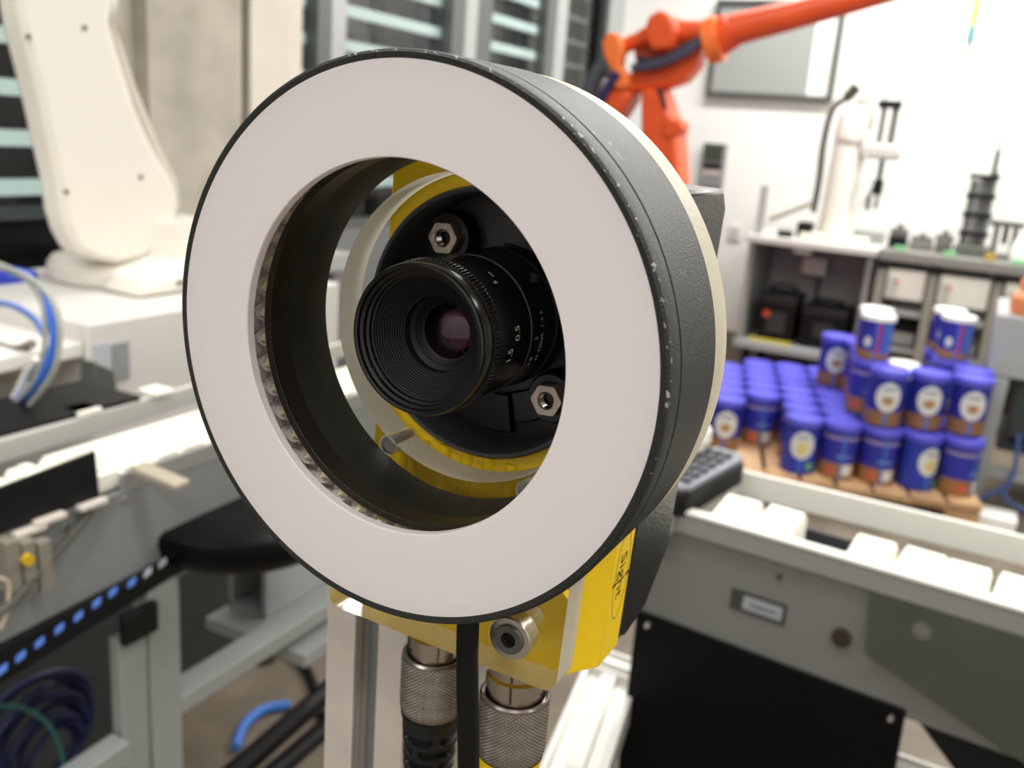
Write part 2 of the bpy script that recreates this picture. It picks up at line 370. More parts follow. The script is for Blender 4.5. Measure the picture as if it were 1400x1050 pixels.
outer = arc + rcorner(XL + 4, ZB + 4, 4, 180, 270) + rcorner(XRp - 4, ZB + 4, 4, 270, 360)
me = curve_plate('mounting_plate', outer, [circ(0, 0, 37.0, 128), circ(-19.2, -33.8, 2.6, 24), circ(20.5, -34.8, 2.6, 24), circ(23.2, -71.2, 2.7, 24)], 30.1, 39.4)
def thin_clear(name, tint, gcol, rough, gain=1.0):
    m = bpy.data.materials.new(name); m.use_nodes = True; nt = m.node_tree; nt.nodes.clear()
    o = nt.nodes.new('ShaderNodeOutputMaterial'); x = nt.nodes.new('ShaderNodeMixShader'); t = nt.nodes.new('ShaderNodeBsdfTransparent'); g = nt.nodes.new('ShaderNodeBsdfGlossy')
    fr = nt.nodes.new('ShaderNodeFresnel'); fr.inputs[0].default_value = 1.49; ge = nt.nodes.new('ShaderNodeNewGeometry')
    a = nt.nodes.new('ShaderNodeMath'); a.operation = 'SUBTRACT'; a.inputs[0].default_value = gain; nt.links.new(ge.outputs['Backfacing'], a.inputs[1]); a.use_clamp = False
    b = nt.nodes.new('ShaderNodeMath'); b.operation = 'MULTIPLY'; b.use_clamp = True; nt.links.new(a.outputs[0], b.inputs[0]); nt.links.new(fr.outputs[0], b.inputs[1])
    t.inputs[0].default_value = tint; g.inputs[0].default_value = gcol; g.inputs['Roughness'].default_value = rough
    nt.links.new(b.outputs[0], x.inputs[0]); nt.links.new(t.outputs[0], x.inputs[1]); nt.links.new(g.outputs[0], x.inputs[2]); nt.links.new(x.outputs[0], o.inputs[0]); return m
M_acr = thin_clear('clear_acrylic', (.985, .99, .98, 1), (1, 1, 1, 1), .02)
M_frost = bpy.data.materials.new('sawn_acrylic_edge'); M_frost.use_nodes = True
nt2 = M_frost.node_tree; b2 = nt2.nodes['Principled BSDF']; b2.inputs['Base Color'].default_value = rgb(246, 240, 222); b2.inputs['Roughness'].default_value = .4
tl2 = nt2.nodes.new('ShaderNodeBsdfTranslucent'); tl2.inputs[0].default_value = rgb(252, 248, 236)
ms2 = nt2.nodes.new('ShaderNodeMixShader'); ms2.inputs[0].default_value = .5; nt2.links.new(b2.outputs[0], ms2.inputs[1]); nt2.links.new(tl2.outputs[0], ms2.inputs[2]); gl2 = nt2.nodes.new('ShaderNodeBsdfGlossy'); gl2.inputs['Roughness'].default_value = .22; gl2.inputs[0].default_value = (.96, .96, .93, 1)
gg2 = nt2.nodes.new('ShaderNodeNewGeometry'); mu2 = nt2.nodes.new('ShaderNodeMath'); mu2.operation = 'MULTIPLY'; mu2.inputs[1].default_value = .62; nt2.links.new(gg2.outputs['Backfacing'], mu2.inputs[0])
ms3 = nt2.nodes.new('ShaderNodeMixShader'); nt2.links.new(mu2.outputs[0], ms3.inputs[0]); nt2.links.new(ms2.outputs[0], ms3.inputs[1]); nt2.links.new(gl2.outputs[0], ms3.inputs[2]); nt2.links.new(ms3.outputs[0], nt2.nodes['Material Output'].inputs[0])
tcx = nt2.nodes.new('ShaderNodeTexCoord'); nn_ = nt2.nodes.new('ShaderNodeTexNoise'); nn_.inputs['Scale'].default_value = 700; nt2.links.new(tcx.outputs['Object'], nn_.inputs['Vector'])
bb_ = nt2.nodes.new('ShaderNodeBump'); bb_.inputs['Strength'].default_value = .35; bb_.inputs['Distance'].default_value = .0006; nt2.links.new(nn_.outputs[0], bb_.inputs['Height']); nt2.links.new(bb_.outputs[0], b2.inputs['Normal'])
me.materials.append(M_acr); me.materials.append(M_frost)
for p in me.polygons: p.material_index = 0 if abs(p.normal.y) > .5 else 1; p.use_smooth = True
me.set_sharp_from_angle(angle=math.radians(40))
po = bpy.data.objects.new('acrylic_sheet', me); po.parent = plate; col.objects.link(po); W[po.name] = MXB
for (x, z) in ((-19.2, -33.8), (20.5, -34.8)):
    q = MB().cyl((x, 0, z), 2.3, 30.4, 38.6, 1, 20); loc_build(q, 'threaded_insert', M_steel, plate)
sw = MB().lathe([(2.8, 25.2), (5.3, 25.2), (5.6, 25.5), (5.6, 30.0), (2.8, 30.0)], 1, (23.2, 0, -71.2), 48, loop=True)
loc_build(sw, 'washer', M_steel, plate)
M_screw = mat('screw_grey', (112, 112, 110), .38, .7, bump=.2, bscale=1500)
sh = MB().lathe([(2.0, 26.6), (2.0, 24.45), (3.6, 24.4), (3.9, 24.7), (3.9, 26.8), (2.3, 26.9), (2.3, 41)], 1, (23.2, 0, -71.2), 48)
loc_build(sh, 'screw', M_screw, plate)
hexs = MB().prism([(23.2 + 2.0 * math.cos(PI / 3 * i), -71.2 + 2.0 * math.sin(PI / 3 * i)) for i in range(6)], 1, 26.3, 26.6)
loc_build(hexs, 'hex_socket', M_dark, plate)

# camera body ------------------------------------------------------------
vc = thing('vision_camera', 'yellow and black industrial camera with a lens behind the ring light', 'camera', mx=MXB)
M_yel = mat('yellow_paint', (246, 205, 26), .42, noise=.03, nscale=30, bump=.08, bscale=1500)
M_body = mat('black_cast_body', (22, 22, 23), .28, noise=.2, nscale=90, bump=.12, bscale=900)
ol = [(-31.5, 42), (31.5, 42), (38, 52), (38, 65.5), (-38, 65.5), (-38, 52)]
fb = MB().prism(ol, 2, -87.3, 37.0)
o_front = loc_build(fb, 'front_housing', M_yel, vc, bevel=1.0)
cut = MB().cyl((0, 0, 0), 32.9, 30, 60, 1, 96); cut.v = [v * mm for v in cut.v]
cme = cut.mesh('cutter'); co = bpy.data.objects.new('cutter', cme); col.objects.link(co); co.matrix_world = MXB
for md in list(o_front.modifiers): o_front.modifiers.remove(md)
bo = o_front.modifiers.new('b', 'BOOLEAN'); bo.operation = 'DIFFERENCE'; bo.object = co; bo.solver = 'EXACT'
bpy.context.view_layer.update()
dg = bpy.context.evaluated_depsgraph_get(); nme = bpy.data.meshes.new_from_object(o_front.evaluated_get(dg)); o_front.modifiers.remove(bo); o_front.data = nme
bpy.data.objects.remove(co)
bv = o_front.modifiers.new('bevel', 'BEVEL'); bv.width = .0008; bv.segments = 2; bv.limit_method = 'ANGLE'; bv.angle_limit = math.radians(25)
for k, x in enumerate((-22, -15.5, -9, -2.5, 4, 10.5, 17)):
    loc_build(MB().cyl((x, 43.3, 0), 2.3, -86, -34.2 - .0 * k, 2, 14), 'cooling_rib', M_yel, vc)
loc_build(MB().lathe([(.1, 39.5), (6.4, 39.5), (7.0, 44)], 1, (26.6, 0, -68.2), 32), 'screw_boss', M_yel, vc)
# black heat-sink half
rb = MB().prism([(66, -86.8), (66, 37), (98, 37), (103, 32), (103, -72), (88, -86), (72, -88.5), (70, -86.8)], 0, -38, 38)
loc_build(rb, 'rear_housing', M_body, vc, bevel=4.5)
# lens cup
M_bez = mat('bezel_satin_black', (20, 20, 22), .33, noise=.2, nscale=80, bump=.1, bscale=1200)
M_cup = mat('cup_black', (15, 15, 17), .28, bump=.05, bscale=300)
loc_build(MB().lathe([(31.6, 50.5), (31.6, 39.2), (32.2, 38.2), (33.0, 38.0), (33.6, 38.8), (33.6, 42.2), (32.8, 42.5), (32.8, 58)], 1, seg=140), 'lens_bezel', mat('bezel_grey', (62, 63, 66), .42, .3, bump=.2, bscale=1500), vc)
loc_build(MB().lathe([(.5, 50.6), (31.7, 50.6), (31.7, 58), (.5, 58)], 1, seg=100), 'cup_floor', M_cup, vc)
for a0, a1, r0, r1, t in ((math.radians(-20), math.radians(95), 19, 29.5, 2.2), (math.radians(165), math.radians(282), 19, 29.5, 2.2), (math.radians(285), math.radians(318), 18.5, 27, 1.4)):
    q = MB().lathe([(r0, 50.6 - t), (r1, 50.6 - t), (r1, 50.7), (r0, 50.7)], 1, seg=40, a0=a0, a1=a1, loop=True)
    loc_build(q, 'cup_relief', M_cup, vc, bevel=.5)
M_nut = mat('nut_steel', (190, 176, 164), .36, .9, bump=.15, bscale=1200)
for (nx_, nz_) in ((-16.2, 18.7), (17.2, -16.0)):
    loc_build(MB().lathe([(.1, 45.6), (6.0, 45.6), (6.5, 46.4), (6.7, 50.8)], 1, (nx_, 0, nz_), 36), 'standoff', M_cup, vc)
    nb = MB(); ro = 4.55
    hx = [(nx_ + ro * math.cos(PI / 3 * i + .1), nz_ + ro * math.sin(PI / 3 * i + .1)) for i in range(6)]
    N = 36; outr_ = []
    for i in range(N):
        a = 2 * PI * i / N; k = (a - .1) / (PI / 3); fr_ = (k - math.floor(k)) * PI / 3 - PI / 6
        rr = ro * math.cos(PI / 6) / math.cos(fr_); outr_.append((rr, a))
    vs = []
    for y, sc_, rin in ((45.7, 1, 0), (43.5, 1, 0), (43.0, .93, 0)):
        vs += [(nx_ + rr * sc_ * math.cos(a), y, nz_ + rr * sc_ * math.sin(a)) for rr, a in outr_]
    for y, rin in ((43.0, 2.3), (43.4, 2.05), (46, 2.05)):
        vs += [(nx_ + rin * math.cos(a), y, nz_ + rin * math.sin(a)) for rr, a in outr_]
    nb.add(vs, [(k * N + i, k * N + (i + 1) % N, (k + 1) * N + (i + 1) % N, (k + 1) * N + i) for k in range(5) for i in range(N)])
    ho = loc_build(nb, 'hex_nut', M_nut, vc)
    th = MB()
    for k in range(5): th.lathe([(2.05, 43.5 + k * .5), (1.75, 43.7 + k * .5), (2.05, 43.95 + k * .5)], 1, (nx_, 0, nz_), 24)
    th.v = [v * mm for v in th.v]; th.build('thread', M_chrome, ho, local=True)

# lens ------------------------------------------------------------------
LZ = 1.2
M_lens = mat('lens_black', (13, 13, 14), .3, spec=.6)
M_lensin = mat('lens_inner_black', (14, 14, 15), .55, spec=.25)
lens = loc_build(MB().lathe([(16.6, 18.6), (16.6, 31.5), (16.9, 31.7), (16.9, 44), (17.4, 44.5), (17.4, 50.8)], 1, (0, 0, LZ), 120), 'lens', M_lens, vc)
def sub(mb, name, m):
    mb.v = [v * mm for v in mb.v]; return mb.build(name, m, lens, local=True)
sub(MB().lathe([(13.6, 12.8), (13.6, 12.4), (14.0, 12.3), (14.1, 11.4), (14.7, 11.2), (14.8, 10.2), (15.5, 9.9), (15.7, 9.2), (16.2, 9.0), (16.7, 9.2), (16.9, 9.9), (16.9, 12.6), (16.2, 13.0), (16.2, 14)], 1, (0, 0, LZ), 140), 'front_rim', mat('rim_gloss_black', (10, 10, 11), .2, spec=.5))
kn = MB().lathe([(16.2, 13.6), (17.2, 13.8), (17.4, 14.4), (17.4, 16.2), (17.0, 16.8)], 1, (0, 0, LZ), 480, mod=lambda rr, h, a, k, j: rr - (.4 if (j // 2) % 2 and k > 0 else 0))
sub(kn, 'knurled_ring', mat('knurl_black', (26, 26, 27), .3, .3))
sub(MB().lathe([(16.4, 16.6), (16.9, 17.0), (16.9, 18.2), (16.5, 18.6)], 1, (0, 0, LZ), 120), 'trim_ring', mat('ring_satin', (30, 30, 31), .3, .2))
prof = [(13.6, 12.8)]
for k in range(11):
    t = k / 11; rr = 13.3 - 4.6 * t; hh = 13.0 + 4.6 * t
    prof += [(rr, hh), (rr - .04, hh + .3), (rr - .40, hh + .40)]
prof += [(8.7, 17.9), (8.6, 19.6), (7.6, 20.4)]
sub(MB().lathe(prof, 1, (0, 0, LZ), 110), 'inner_baffle', M_lensin)
prof = []
for k in range(6): prof += [(7.5 - .12 * k, 20.4 + .3 * k), (7.5 - .12 * k, 20.62 + .3 * k)]
sub(MB().lathe(prof + [(6.4, 22.4)], 1, (0, 0, LZ), 80), 'lens_seat', M_lensin)
gp = [(6.5 * math.sin(a) / math.sin(.62), 22.6 - 6.5 / math.sin(.62) * (math.cos(a) - math.cos(.62))) for a in [0.001 + .619 * i / 14 for i in range(15)]]
gp2 = [(rr, hh + .9 + .25 * rr / 6.5) for rr, hh in reversed(gp)]
M_glass2 = thin_clear('coated_lens_glass', (.80, .66, .70, 1), (.9, .75, .95, 1), .02, 1.3)
sub(MB().lathe(gp + gp2, 1, (0, 0, LZ), 72), 'front_glass', M_glass2)
# aperture leaves round a six-sided opening
M_blade = mat('aperture_blade', (96, 74, 80), .45, .2)
ab = MB()
for k in range(6):
    a = PI / 3 * k + .25; b_ = a + PI / 3
    y = 28.0 + .08 * k
    ab.add([(1.9 * math.cos(a), y, LZ + 1.9 * math.sin(a)), (1.9 * math.cos(b_), y, LZ + 1.9 * math.sin(b_)), (6.4 * math.cos(b_ + .5), y + .4, LZ + 6.4 * math.sin(b_ + .5)), (6.4 * math.cos(a + .1), y + .1, LZ + 6.4 * math.sin(a + .1))], [(0, 1, 2, 3)])
sub(ab, 'aperture_blades', M_blade)
sub(MB().lathe([(6.4, 22.6), (6.2, 27), (6.3, 29.5), (.2, 31)], 1, (0, 0, LZ), 48), 'inner_barrel', mat('deep_black', (8, 7, 8), .5))
sub(MB().ball((-2.9, 22.9, LZ - 6.0), .28, 10), 'grub_screw', mat('brass', (214, 178, 96), .3, .9))
M_ink = mat('white_ink', (246, 246, 242), .5)
M_ink2 = mat('grey_ink', (225, 225, 220), .6)
def wrap(txt, size, rr, phi, y, m, name='marking'):
    vs, fs = text_mesh(txt, size); out = []
    for v in vs:
        a = math.radians(phi) + v.x / rr; out.append((rr * math.cos(a), y - v.y, LZ + rr * math.sin(a)))
    mb = MB().add(out, fs); return sub(mb, name, m)
wrap('1.5', 3.0, 16.68, -7.5, 22.0, M_ink); wrap('0.5', 3.0, 16.68, 9, 24.8, M_ink)
wrap('5', 2.0, 16.68, 52, 23.4, M_ink); wrap('\u221e', 2.0, 16.68, 60, 24.6, M_ink)
wrap('2.8', 2.2, 16.98, -20, 33.8, M_ink2); wrap('2', 2.2, 16.98, 0, 33.8, M_ink2)
wrap('N 43045  1 4 2', 2.0, 16.98, 0, 36.8, M_ink2)
sub(MB().lathe([(16.62, 31.4), (16.95, 31.5), (16.95, 32.2), (16.9, 32.4)], 1, (0, 0, LZ), 100), 'lock_ring', M_lens)
sub(MB().cyl((12.6, 38, LZ + 13.2), 1.6, -1, 1.0, 2, 16), 'lock_screw', mat('lock_screw_dark', (40, 34, 32), .5, .4))

# logo on the yellow flank
lg = MB()
vs, fs = text_mesh('Sight', 7.0)
lg.add([(38.06, 59.0 + v.y * .95, -63.0 - v.x * .98) for v in vs], fs)
N = 64
def ell(ry, rz, N=64): return [(59.2 + ry * math.cos(2 * PI * i / N), -63.0 + rz * math.sin(2 * PI * i / N)) for i in range(N)]
e1, e2 = ell(5.0, 13.2), ell(4.75, 12.95)
lg.add([(38.06, y, z) for y, z in e1] + [(38.06, y, z) for y, z in e2], [(i, (i + 1) % N, N + (i + 1) % N, N + i) for i in range(N)])
for (ya, yb, za, zb) in ((53.2, 65.3, -64.5, -64.2), (53.2, 55.6, -64.75, -63.9), (62.8, 65.3, -64.75, -63.9)):
    lg.add([(38.08, ya, za), (38.08, yb, za), (38.08, yb, zb), (38.08, ya, zb)], [(0, 1, 2, 3)])
loc_build(lg, 'logo_print', mat('logo_ink', (16, 15, 12), .5), vc)

# cable plugs --------------------------------------------------------------
def knurled(cx, cy, rr, z0, z1, name, root):
    nu, nv = 380, 110; mb = MB(); vs = []
    for j in range(nv + 1):
        z = z0 + (z1 - z0) * j / nv
        for i in range(nu):
            a = 2 * PI * i / nu; u = a * rr; fade = min(1, j / 4, (nv - j) / 4)
            p = 1.15
            t1 = abs(((u * .80 + z * 1.05) / p) % 1 - .5) * 2; t2 = abs(((u * .80 - z * 1.05) / p) % 1 - .5) * 2
            q = rr - .36 * fade * (1 - min(t1, t2)) - (.0 if fade >= 1 else .3 * (1 - fade))
            if j < 22: q -= .9 * ((22 - j) / 22) ** 2
            vs.append((cx + q * math.cos(a), cy + q * math.sin(a), z))
    mb.add(vs, [(j * nu + i, j * nu + (i + 1) % nu, (j + 1) * nu + (i + 1) % nu, (j + 1) * nu + i) for j in range(nv) for i in range(nu)])
    mb.lathe([(rr - .4, z1 - .01), (rr - .9, z1 + .5), (rr - 1.7, z1 + .3), (rr - 1.9, z1 - 2.4)], 2, (cx, cy, 0), 80)
    return loc_build(mb, name, M_knurl, root)
M_knurl = mat('knurled_nickel', (150, 140, 132), .3, .95)
def plug(cx, cy, rr, zt, zb, label, colr, slots):
    Mx = Matrix.Translation(O); rt = thing('cable_plug', label, 'cable plug', mx=Mx, group='round cable plugs under the camera')
    knurled(cx, cy, rr, zb, zt, 'knurled_sleeve', rt)
    loc_build(MB().lathe([(rr - 2.2, zt - 2), (rr - 2.2, zt + 3.6), (rr - 1.5, zt + 4.0), (rr - 1.5, zt + 7), (rr - 2.4, zt + 7.6), (rr - 2.4, -87.0)], 2, (cx, cy, 0), 60), 'threaded_neck', M_chrome, rt)
    mc = mat('relief_' + colr, dict(black=(17, 17, 18), yellow=(232, 196, 20))[colr], .45)
    def md(r_, h, a, k, j):
        if not slots: return r_ - (.5 if (k % 4) in (2, 3) and k > 3 else 0)
        if k < 5: return r_
        ph = (a * 2 / PI + (k // 4) * .5) % 1.0
        return r_ - (1.6 if (k % 4) in (1, 2) and .12 < ph < .88 else 0)
    pr = [(rr - .6, zb + .4), (rr - .7, zb - .4)]
    z = zb - 3
    while z > zb - 34: pr += [(rr - 1.1 - (zb - z) * .06, z), (rr - 1.1 - (zb - z) * .06, z - .4), (rr - 1.1 - (zb - z) * .06, z - 2.0), (rr - 1.1 - (zb - z) * .06, z - 2.4)]; z -= 4.4
    pr += [(3.4, z - 1), (.1, z - 1.2)]
    loc_build(MB().lathe(pr, 2, (cx, cy, 0), 96, mod=md), 'strain_relief', mc, rt)
    loc_build(MB().tube(smooth([(cx, cy, z + 1), (cx, cy, z - 40), (cx - 8, cy + 30, z - 160), (cx - 30, cy + 60, z - 300)]), 3.1, 14), 'cable', mc, rt)
plug(-17.6, 55, 9.9, -104.3, -123.6, 'knurled steel plug with black slotted strain relief beside the aluminium post', 'black', True)
plug(9.6, 55, 10.3, -107.6, -127.0, 'knurled steel plug with yellow strain relief under the yellow camera', 'yellow', False)

# post ---------------------------------------------------------------------
M_post = mat('post_anodised', (206, 196, 188), .5, .25, noise=.05, nscale=60, bump=.06, bscale=900)
M_slot = mat('slot_grey_metal', (128, 132, 132), .5, .3)  # even grey, darker than the post faces
Mx = Matrix.Translation(O)
post = thing('aluminium_post', 'upright slotted aluminium post below the left of the ring light', 'post', mx=Mx)
x0, x1, y0, y1 = -77.2, -43.6, 80, 113.6; g0, g1 = -65.0, -55.2; yc = (y0 + y1) / 2
pp = [(x0, y0), (g0, y0), (g0, y0 + 3), (g0 - 4, y0 + 5), (g0 - 4, y0 + 9), (g1 + 4, y0 + 9), (g1 + 4, y0 + 5), (g1, y0 + 3), (g1, y0), (x1, y0),
      (x1, yc - 5), (x1 - 3, yc - 5), (x1 - 5, yc - 9), (x1 - 9, yc - 5), (x1 - 9, yc + 5), (x1 - 5, yc + 9), (x1 - 3, yc + 5), (x1, yc + 5), (x1, y1), (x0, y1)]
loc_build(MB().prism(pp, 2, -1254, -72), 'profile', M_post, post, bevel=.5)
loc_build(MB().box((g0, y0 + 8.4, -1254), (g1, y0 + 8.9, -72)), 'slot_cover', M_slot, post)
loc_build(MB().box((x0, y1, -84), (-10, y1 + 5, -60)).box((-40, 103, -84), (-12, y1 + 5, -40)), 'bracket', M_alu, post, bevel=.5)
loc_build(MB().box((x0 - 40, y0 - 30, -1254.1), (x1 + 40, y1 + 30, -1246)), 'foot_plate', M_alu, post, bevel=1)

# ================================================================== frame behind the post (bright extrusion)
fr1 = thing('aluminium_stand_frame', 'bright slotted aluminium floor frame between the yellow camera and the black panel', 'frame', (-.27, .75, 0))
def extr(mb, p0, p1, wd, ht):
    """double slot profile, real grooves on the top"""
    p0 = Vector(p0); p1 = Vector(p1); t = (p1 - p0).normalized(); sd = t.cross(Vector((0, 0, 1))).normalized()
    prof = [(-.5, 0), (-.38, 0), (-.38, -.18), (-.14, -.18), (-.14, 0), (.14, 0), (.14, -.18), (.38, -.18), (.38, 0), (.5, 0), (.5, -1), (-.5, -1)]
    n = len(prof); vs = []
    for p in (p0, p1): vs += [p + sd * (a * wd) + Vector((0, 0, b * ht)) for a, b in prof]
    mb.add(vs, [list(range(n)), list(range(n, 2 * n))[::-1]] + [(i, (i + 1) % n, n + (i + 1) % n, n + i) for i in range(n)])
M_bright = mat('bright_extrusion', (222, 220, 212), .38, .3)
q = MB(); extr(q, (-.201, .30, .64), (-.331, 1.012, .64), .072, .04); q.build('long_rail', M_bright, fr1, bevel=.001)
q = MB(); extr(q, (-.36, 1.035, .642), (.34, 1.01, .642), .05, .04); q.build('cross_rail', M_bright, fr1, bevel=.001)
for x, y in ((-.205, .34), (-.325, .96), (.30, 1.012)): MB().box((x - .02, y - .02, 0), (x + .02, y + .02, .60)).build('leg', M_alupaint, fr1, bevel=.001)

# ================================================================== right conveyor
AX = math.radians(-4.9)
cv = thing('chain_conveyor', 'grey chain conveyor with white link plates at the right, over a black panel', 'conveyor', (-.261, .975, 0), AX)
CM = wm(cv)
def C(x, y, z): return (x, y, z)           # conveyor's own frame: x along, y away
def cbuild(mb, name, m, bevel=0): return mb.build(name, m, cv, local=True, bevel=bevel)
M_rail = mat('rail_aluminium', (205, 206, 203), .38, .4)
cbuild(MB().prism([(-.004, .8965), (.004, .8965), (.004, .872), (-.004, .872)], 0, -.10, 1.1), 'front_rail', mat('rail_shade_grey', (134, 132, 127), .5, .1), .001)  # upright face of the rail, its shade put into a darker grey
cbuild(MB().prism([(-.0055, .9005), (.009, .9005), (.009, .8965), (-.0055, .8965)], 0, -.10, 1.1), 'rail_lit_top', mat('rail_lit_white', (236, 234, 226), .4), .0008)  # rail top lit from overhead, the brightness painted as a white strip
M_fasc = mat('fascia_grey', (112, 112, 108), .5, .1, noise=.03, nscale=6)
cbuild(MB().box((-.10, .002, .742), (1.1, .008, .874)), 'side_panel', M_fasc)
cbuild(MB().box((-.10, .02, .83), (1.1, .155, .842)), 'bed', mat('bed_dark', (88, 84, 78), .45, .3))
cbuild(MB().box((.10, .075, .842), (1.1, .085, .866)).box((.10, .115, .842), (1.1, .118, .872)), 'guide_strip', mat('strip_grey', (70, 72, 76), .4, .3))
cbuild(MB().box((.115, .018, .842), (.235, .072, .874)), 'slider_plate', mat('slider_lilac_grey', (168, 166, 170), .35, .3))
cbuild(MB().beam((.0, .178, .900), (1.1, .255, .900), .008, .034), 'rear_rail', mat('rear_rail_pale', (226, 224, 214), .45, .1), .001)
cbuild(MB().beam((-.01, .01, .892), (.004, .178, .897), .018, .03), 'end_rail', mat('rear_rail_pale', (226, 224, 214), .45), .001)
# link plates
lk = MB()
lk.prism([(-.0228, .0), (.0228, .0), (.0228, .028), (.0195, .034), (-.0195, .034), (-.0228, .028)], 1, .0, .064)
lk.prism([(-.014, .030), (.014, .030), (.011, .038), (-.011, .038)], 1, .010, .050)
lkm = lk.mesh('chain_link'); lkm.materials.append(M_cream)
M_boss = mat('cream_dim', (214, 206, 160), .5)
for i, x in enumerate([.056, .103, .207, .254, .301, .348, .395, .442, .489, .536, .583, .63]):
    q = bpy.data.objects.new('chain_link', lkm); q.parent = cv; q.location = (x, .012 + .003 * (i % 2), .865); q.rotation_euler = (.1 if i < 2 else 0, 0, .03 * (-1) ** i); col.objects.link(q)
    W[q.name] = CM @ Matrix.Translation(q.location)
    pn = MB()
    for dx, dy in ((-.012, .012), (.012, .012), (-.012, .044), (.012, .044)): pn.cyl((dx, dy, 0), .0022, .030, .0365, 2, 8)
    pn.build('pin', M_boss, q, local=True)
# name plate
a, b_ = (1005, 815), (1078, 848)
npt = MB().box((.075, .0005, .799), (.138, .003, .824))
cbuild(npt, 'name_plate', mat('plate_dark', (62, 62, 60), .4, .4))
cbuild(MB().box((.090, -.0003, .8035), (.134, .001, .8195)), 'plate_label', mat('plate_grey_label', (142, 144, 148), .5))
cbuild(MB().box((.098, -.0008, .8098), (.128, .0, .8122)), 'plate_lettering', mat('plate_lettering', (70, 82, 104), .6))
cbuild(MB().cyl((.199, -.001, .808), .0105, -.0015, .004, 1, 24), 'hole_cover', mat('bronze_dark', (66, 56, 40), .45, .4))
cbuild(MB().cyl((.199, -.002, .808), .0075, -.0015, .004, 1, 24), 'hole_plug', mat('bronze_inner', (48, 42, 34), .5, .3))
cbuild(MB().cyl((.125, .0, .854), .0022, -.002, .004, 1, 12), 'fixing_screw', M_dark)
# greenish guard sheet
M_guard = mat('guard_sheet', (82, 86, 76), .3, noise=.1, nscale=14, trans=.25, ior=1.45)
gs = [(.2194, .872), (.2252, .804), (.314, .772), (.386, .744), (.68, .62), (.68, .872)]
cbuild(MB().prism(gs, 1, -.006, -.002), 'guard_sheet', M_guard)
cbuild(MB().cyl((.2737, -.006, .8465), .0028, -.0025, .001, 1, 16), 'guard_screw', M_chrome); cbuild(MB().cyl((.2737, -.006, .8465), .0095, -.0006, .0005, 1, 24), 'guard_washer', mat('guard_washer', (96, 98, 92), .4))
# black leg panel
bp_ = [(-.034, .757), (.2745, .752), (.292, .0), (-.034, .0)]
cbuild(MB().prism(bp_, 1, -.003, .004), 'leg_panel', mat('panel_black', (9, 9, 10), .5, noise=.1, nscale=10, spec=.12), .001)
for x, z in ((-.018, .744), (.262, .738)): cbuild(MB().lathe([(.0001, -.0075), (.0028, -.0068), (.0046, -.003)], 1, (x, 0, z), 16), 'bolt', M_chrome)
cbuild(MB().prism([(.281, .7418), (.66, .7418), (.66, .45), (.43, .56), (.350, .688), (.328, .702), (.289, .738)], 1, .006, .03), 'support_bracket', M_dark, .002)
cbuild(MB().box((.20, .12, .70), (.9, .17, .74)).box((.9, .1, 0), (.95, .15, .8)), 'frame_bar', M_bright, .001)

# control box with knobs, standing at the conveyor end
kb = thing('control_box', 'dark keypad control box with two white knobs at the conveyor corner', 'control box', (-.278, 1.045, .893))
a0 = at(921, 695, 2, .90); 
pts = [(-.012, -.085), (.038, -.105), (.052, -.09), (.058, .10), (.042, .125), (-.002, .125), (-.02, .10)]
def PB(pts, z0, z1, name, m, bev=.002):
    R = Matrix.Rotation(math.radians(-8), 2); mb = MB().prism([tuple(R @ (Vector(p) * .78)) for p in pts], 2, z0, z1)
    return mb.build(name, m, kb, local=True, bevel=bev)
PB(pts, 0, .030, 'case', M_dark, .004)
PB([(x * .96, y * .97) for x, y in pts], .030, .036, 'top_cover', mat('pendant_lilac', (120, 122, 132), .45), .002)
for i in range(3):
    for j in range(6):
        x, y = .001 + .013 * i, -.052 + .0235 * j; p = Matrix.Rotation(math.radians(-8), 2) @ Vector((x, y))
        MB().box((p.x - .005, p.y - .008, .036), (p.x + .005, p.y + .008, .040)).build('key', mat('key_dark', (46, 47, 52), .5), kb, local=True, bevel=.001)
for (x, y) in ((-.016, .02), (-.002, .068)):
    MB().lathe([(.009, .036), (.009, .044), (.0125, .047), (.0125, .062), (.009, .067), (.0002, .068)], 2, (x, y, 0), 24).build('knob', M_cream, kb, local=True)
# small shelf below it
MB().box((-.37, .93, .872), (-.262, 1.17, .893)).build('end_plate', M_lightgrey)
tag(bpy.data.objects['end_plate'], 'grey end plate of the conveyor under the keypad control box', 'plate')

# ================================================================== pallet and tubs
TH = math.radians(15); U = Vector((math.cos(TH), math.sin(TH), 0)); Vv = Vector((-math.sin(TH), math.cos(TH), 0))
P0 = Vector((-.512, 3.585, 0))
M_wood = mat('pine', (214, 172, 128), .65, noise=.16, nscale=12, bump=.2, bscale=60, aniso=(1, 8, 8))
pal = thing('wooden_pallet', 'pine pallet on the floor under the stack of blue tubs', 'pallet', tuple(P0 - U * .35 - Vv * .12), TH)
def pb(mb, name): return mb.build(name, M_wood, pal, local=True, bevel=.003)
for i in range(8): pb(MB().box((-.03 + i * .132, 0, .088), (.085 + i * .132, 1.22, .110)), 'deck_board')
for j in range(3): pb(MB().box((-.03, .02 + .52 * j, .066), (1.01, .14 + .52 * j, .088)), 'cross_board')
for i in range(3):
    for j in range(3): pb(MB().box((-.03 + .46 * i, .02 + .52 * j, .02), (.09 + .46 * i, .14 + .52 * j, .066)), 'block')
for i in range(3): pb(MB().box((-.03 + .46 * i, .0, .0), (.09 + .46 * i, 1.22, .02)), 'skid')

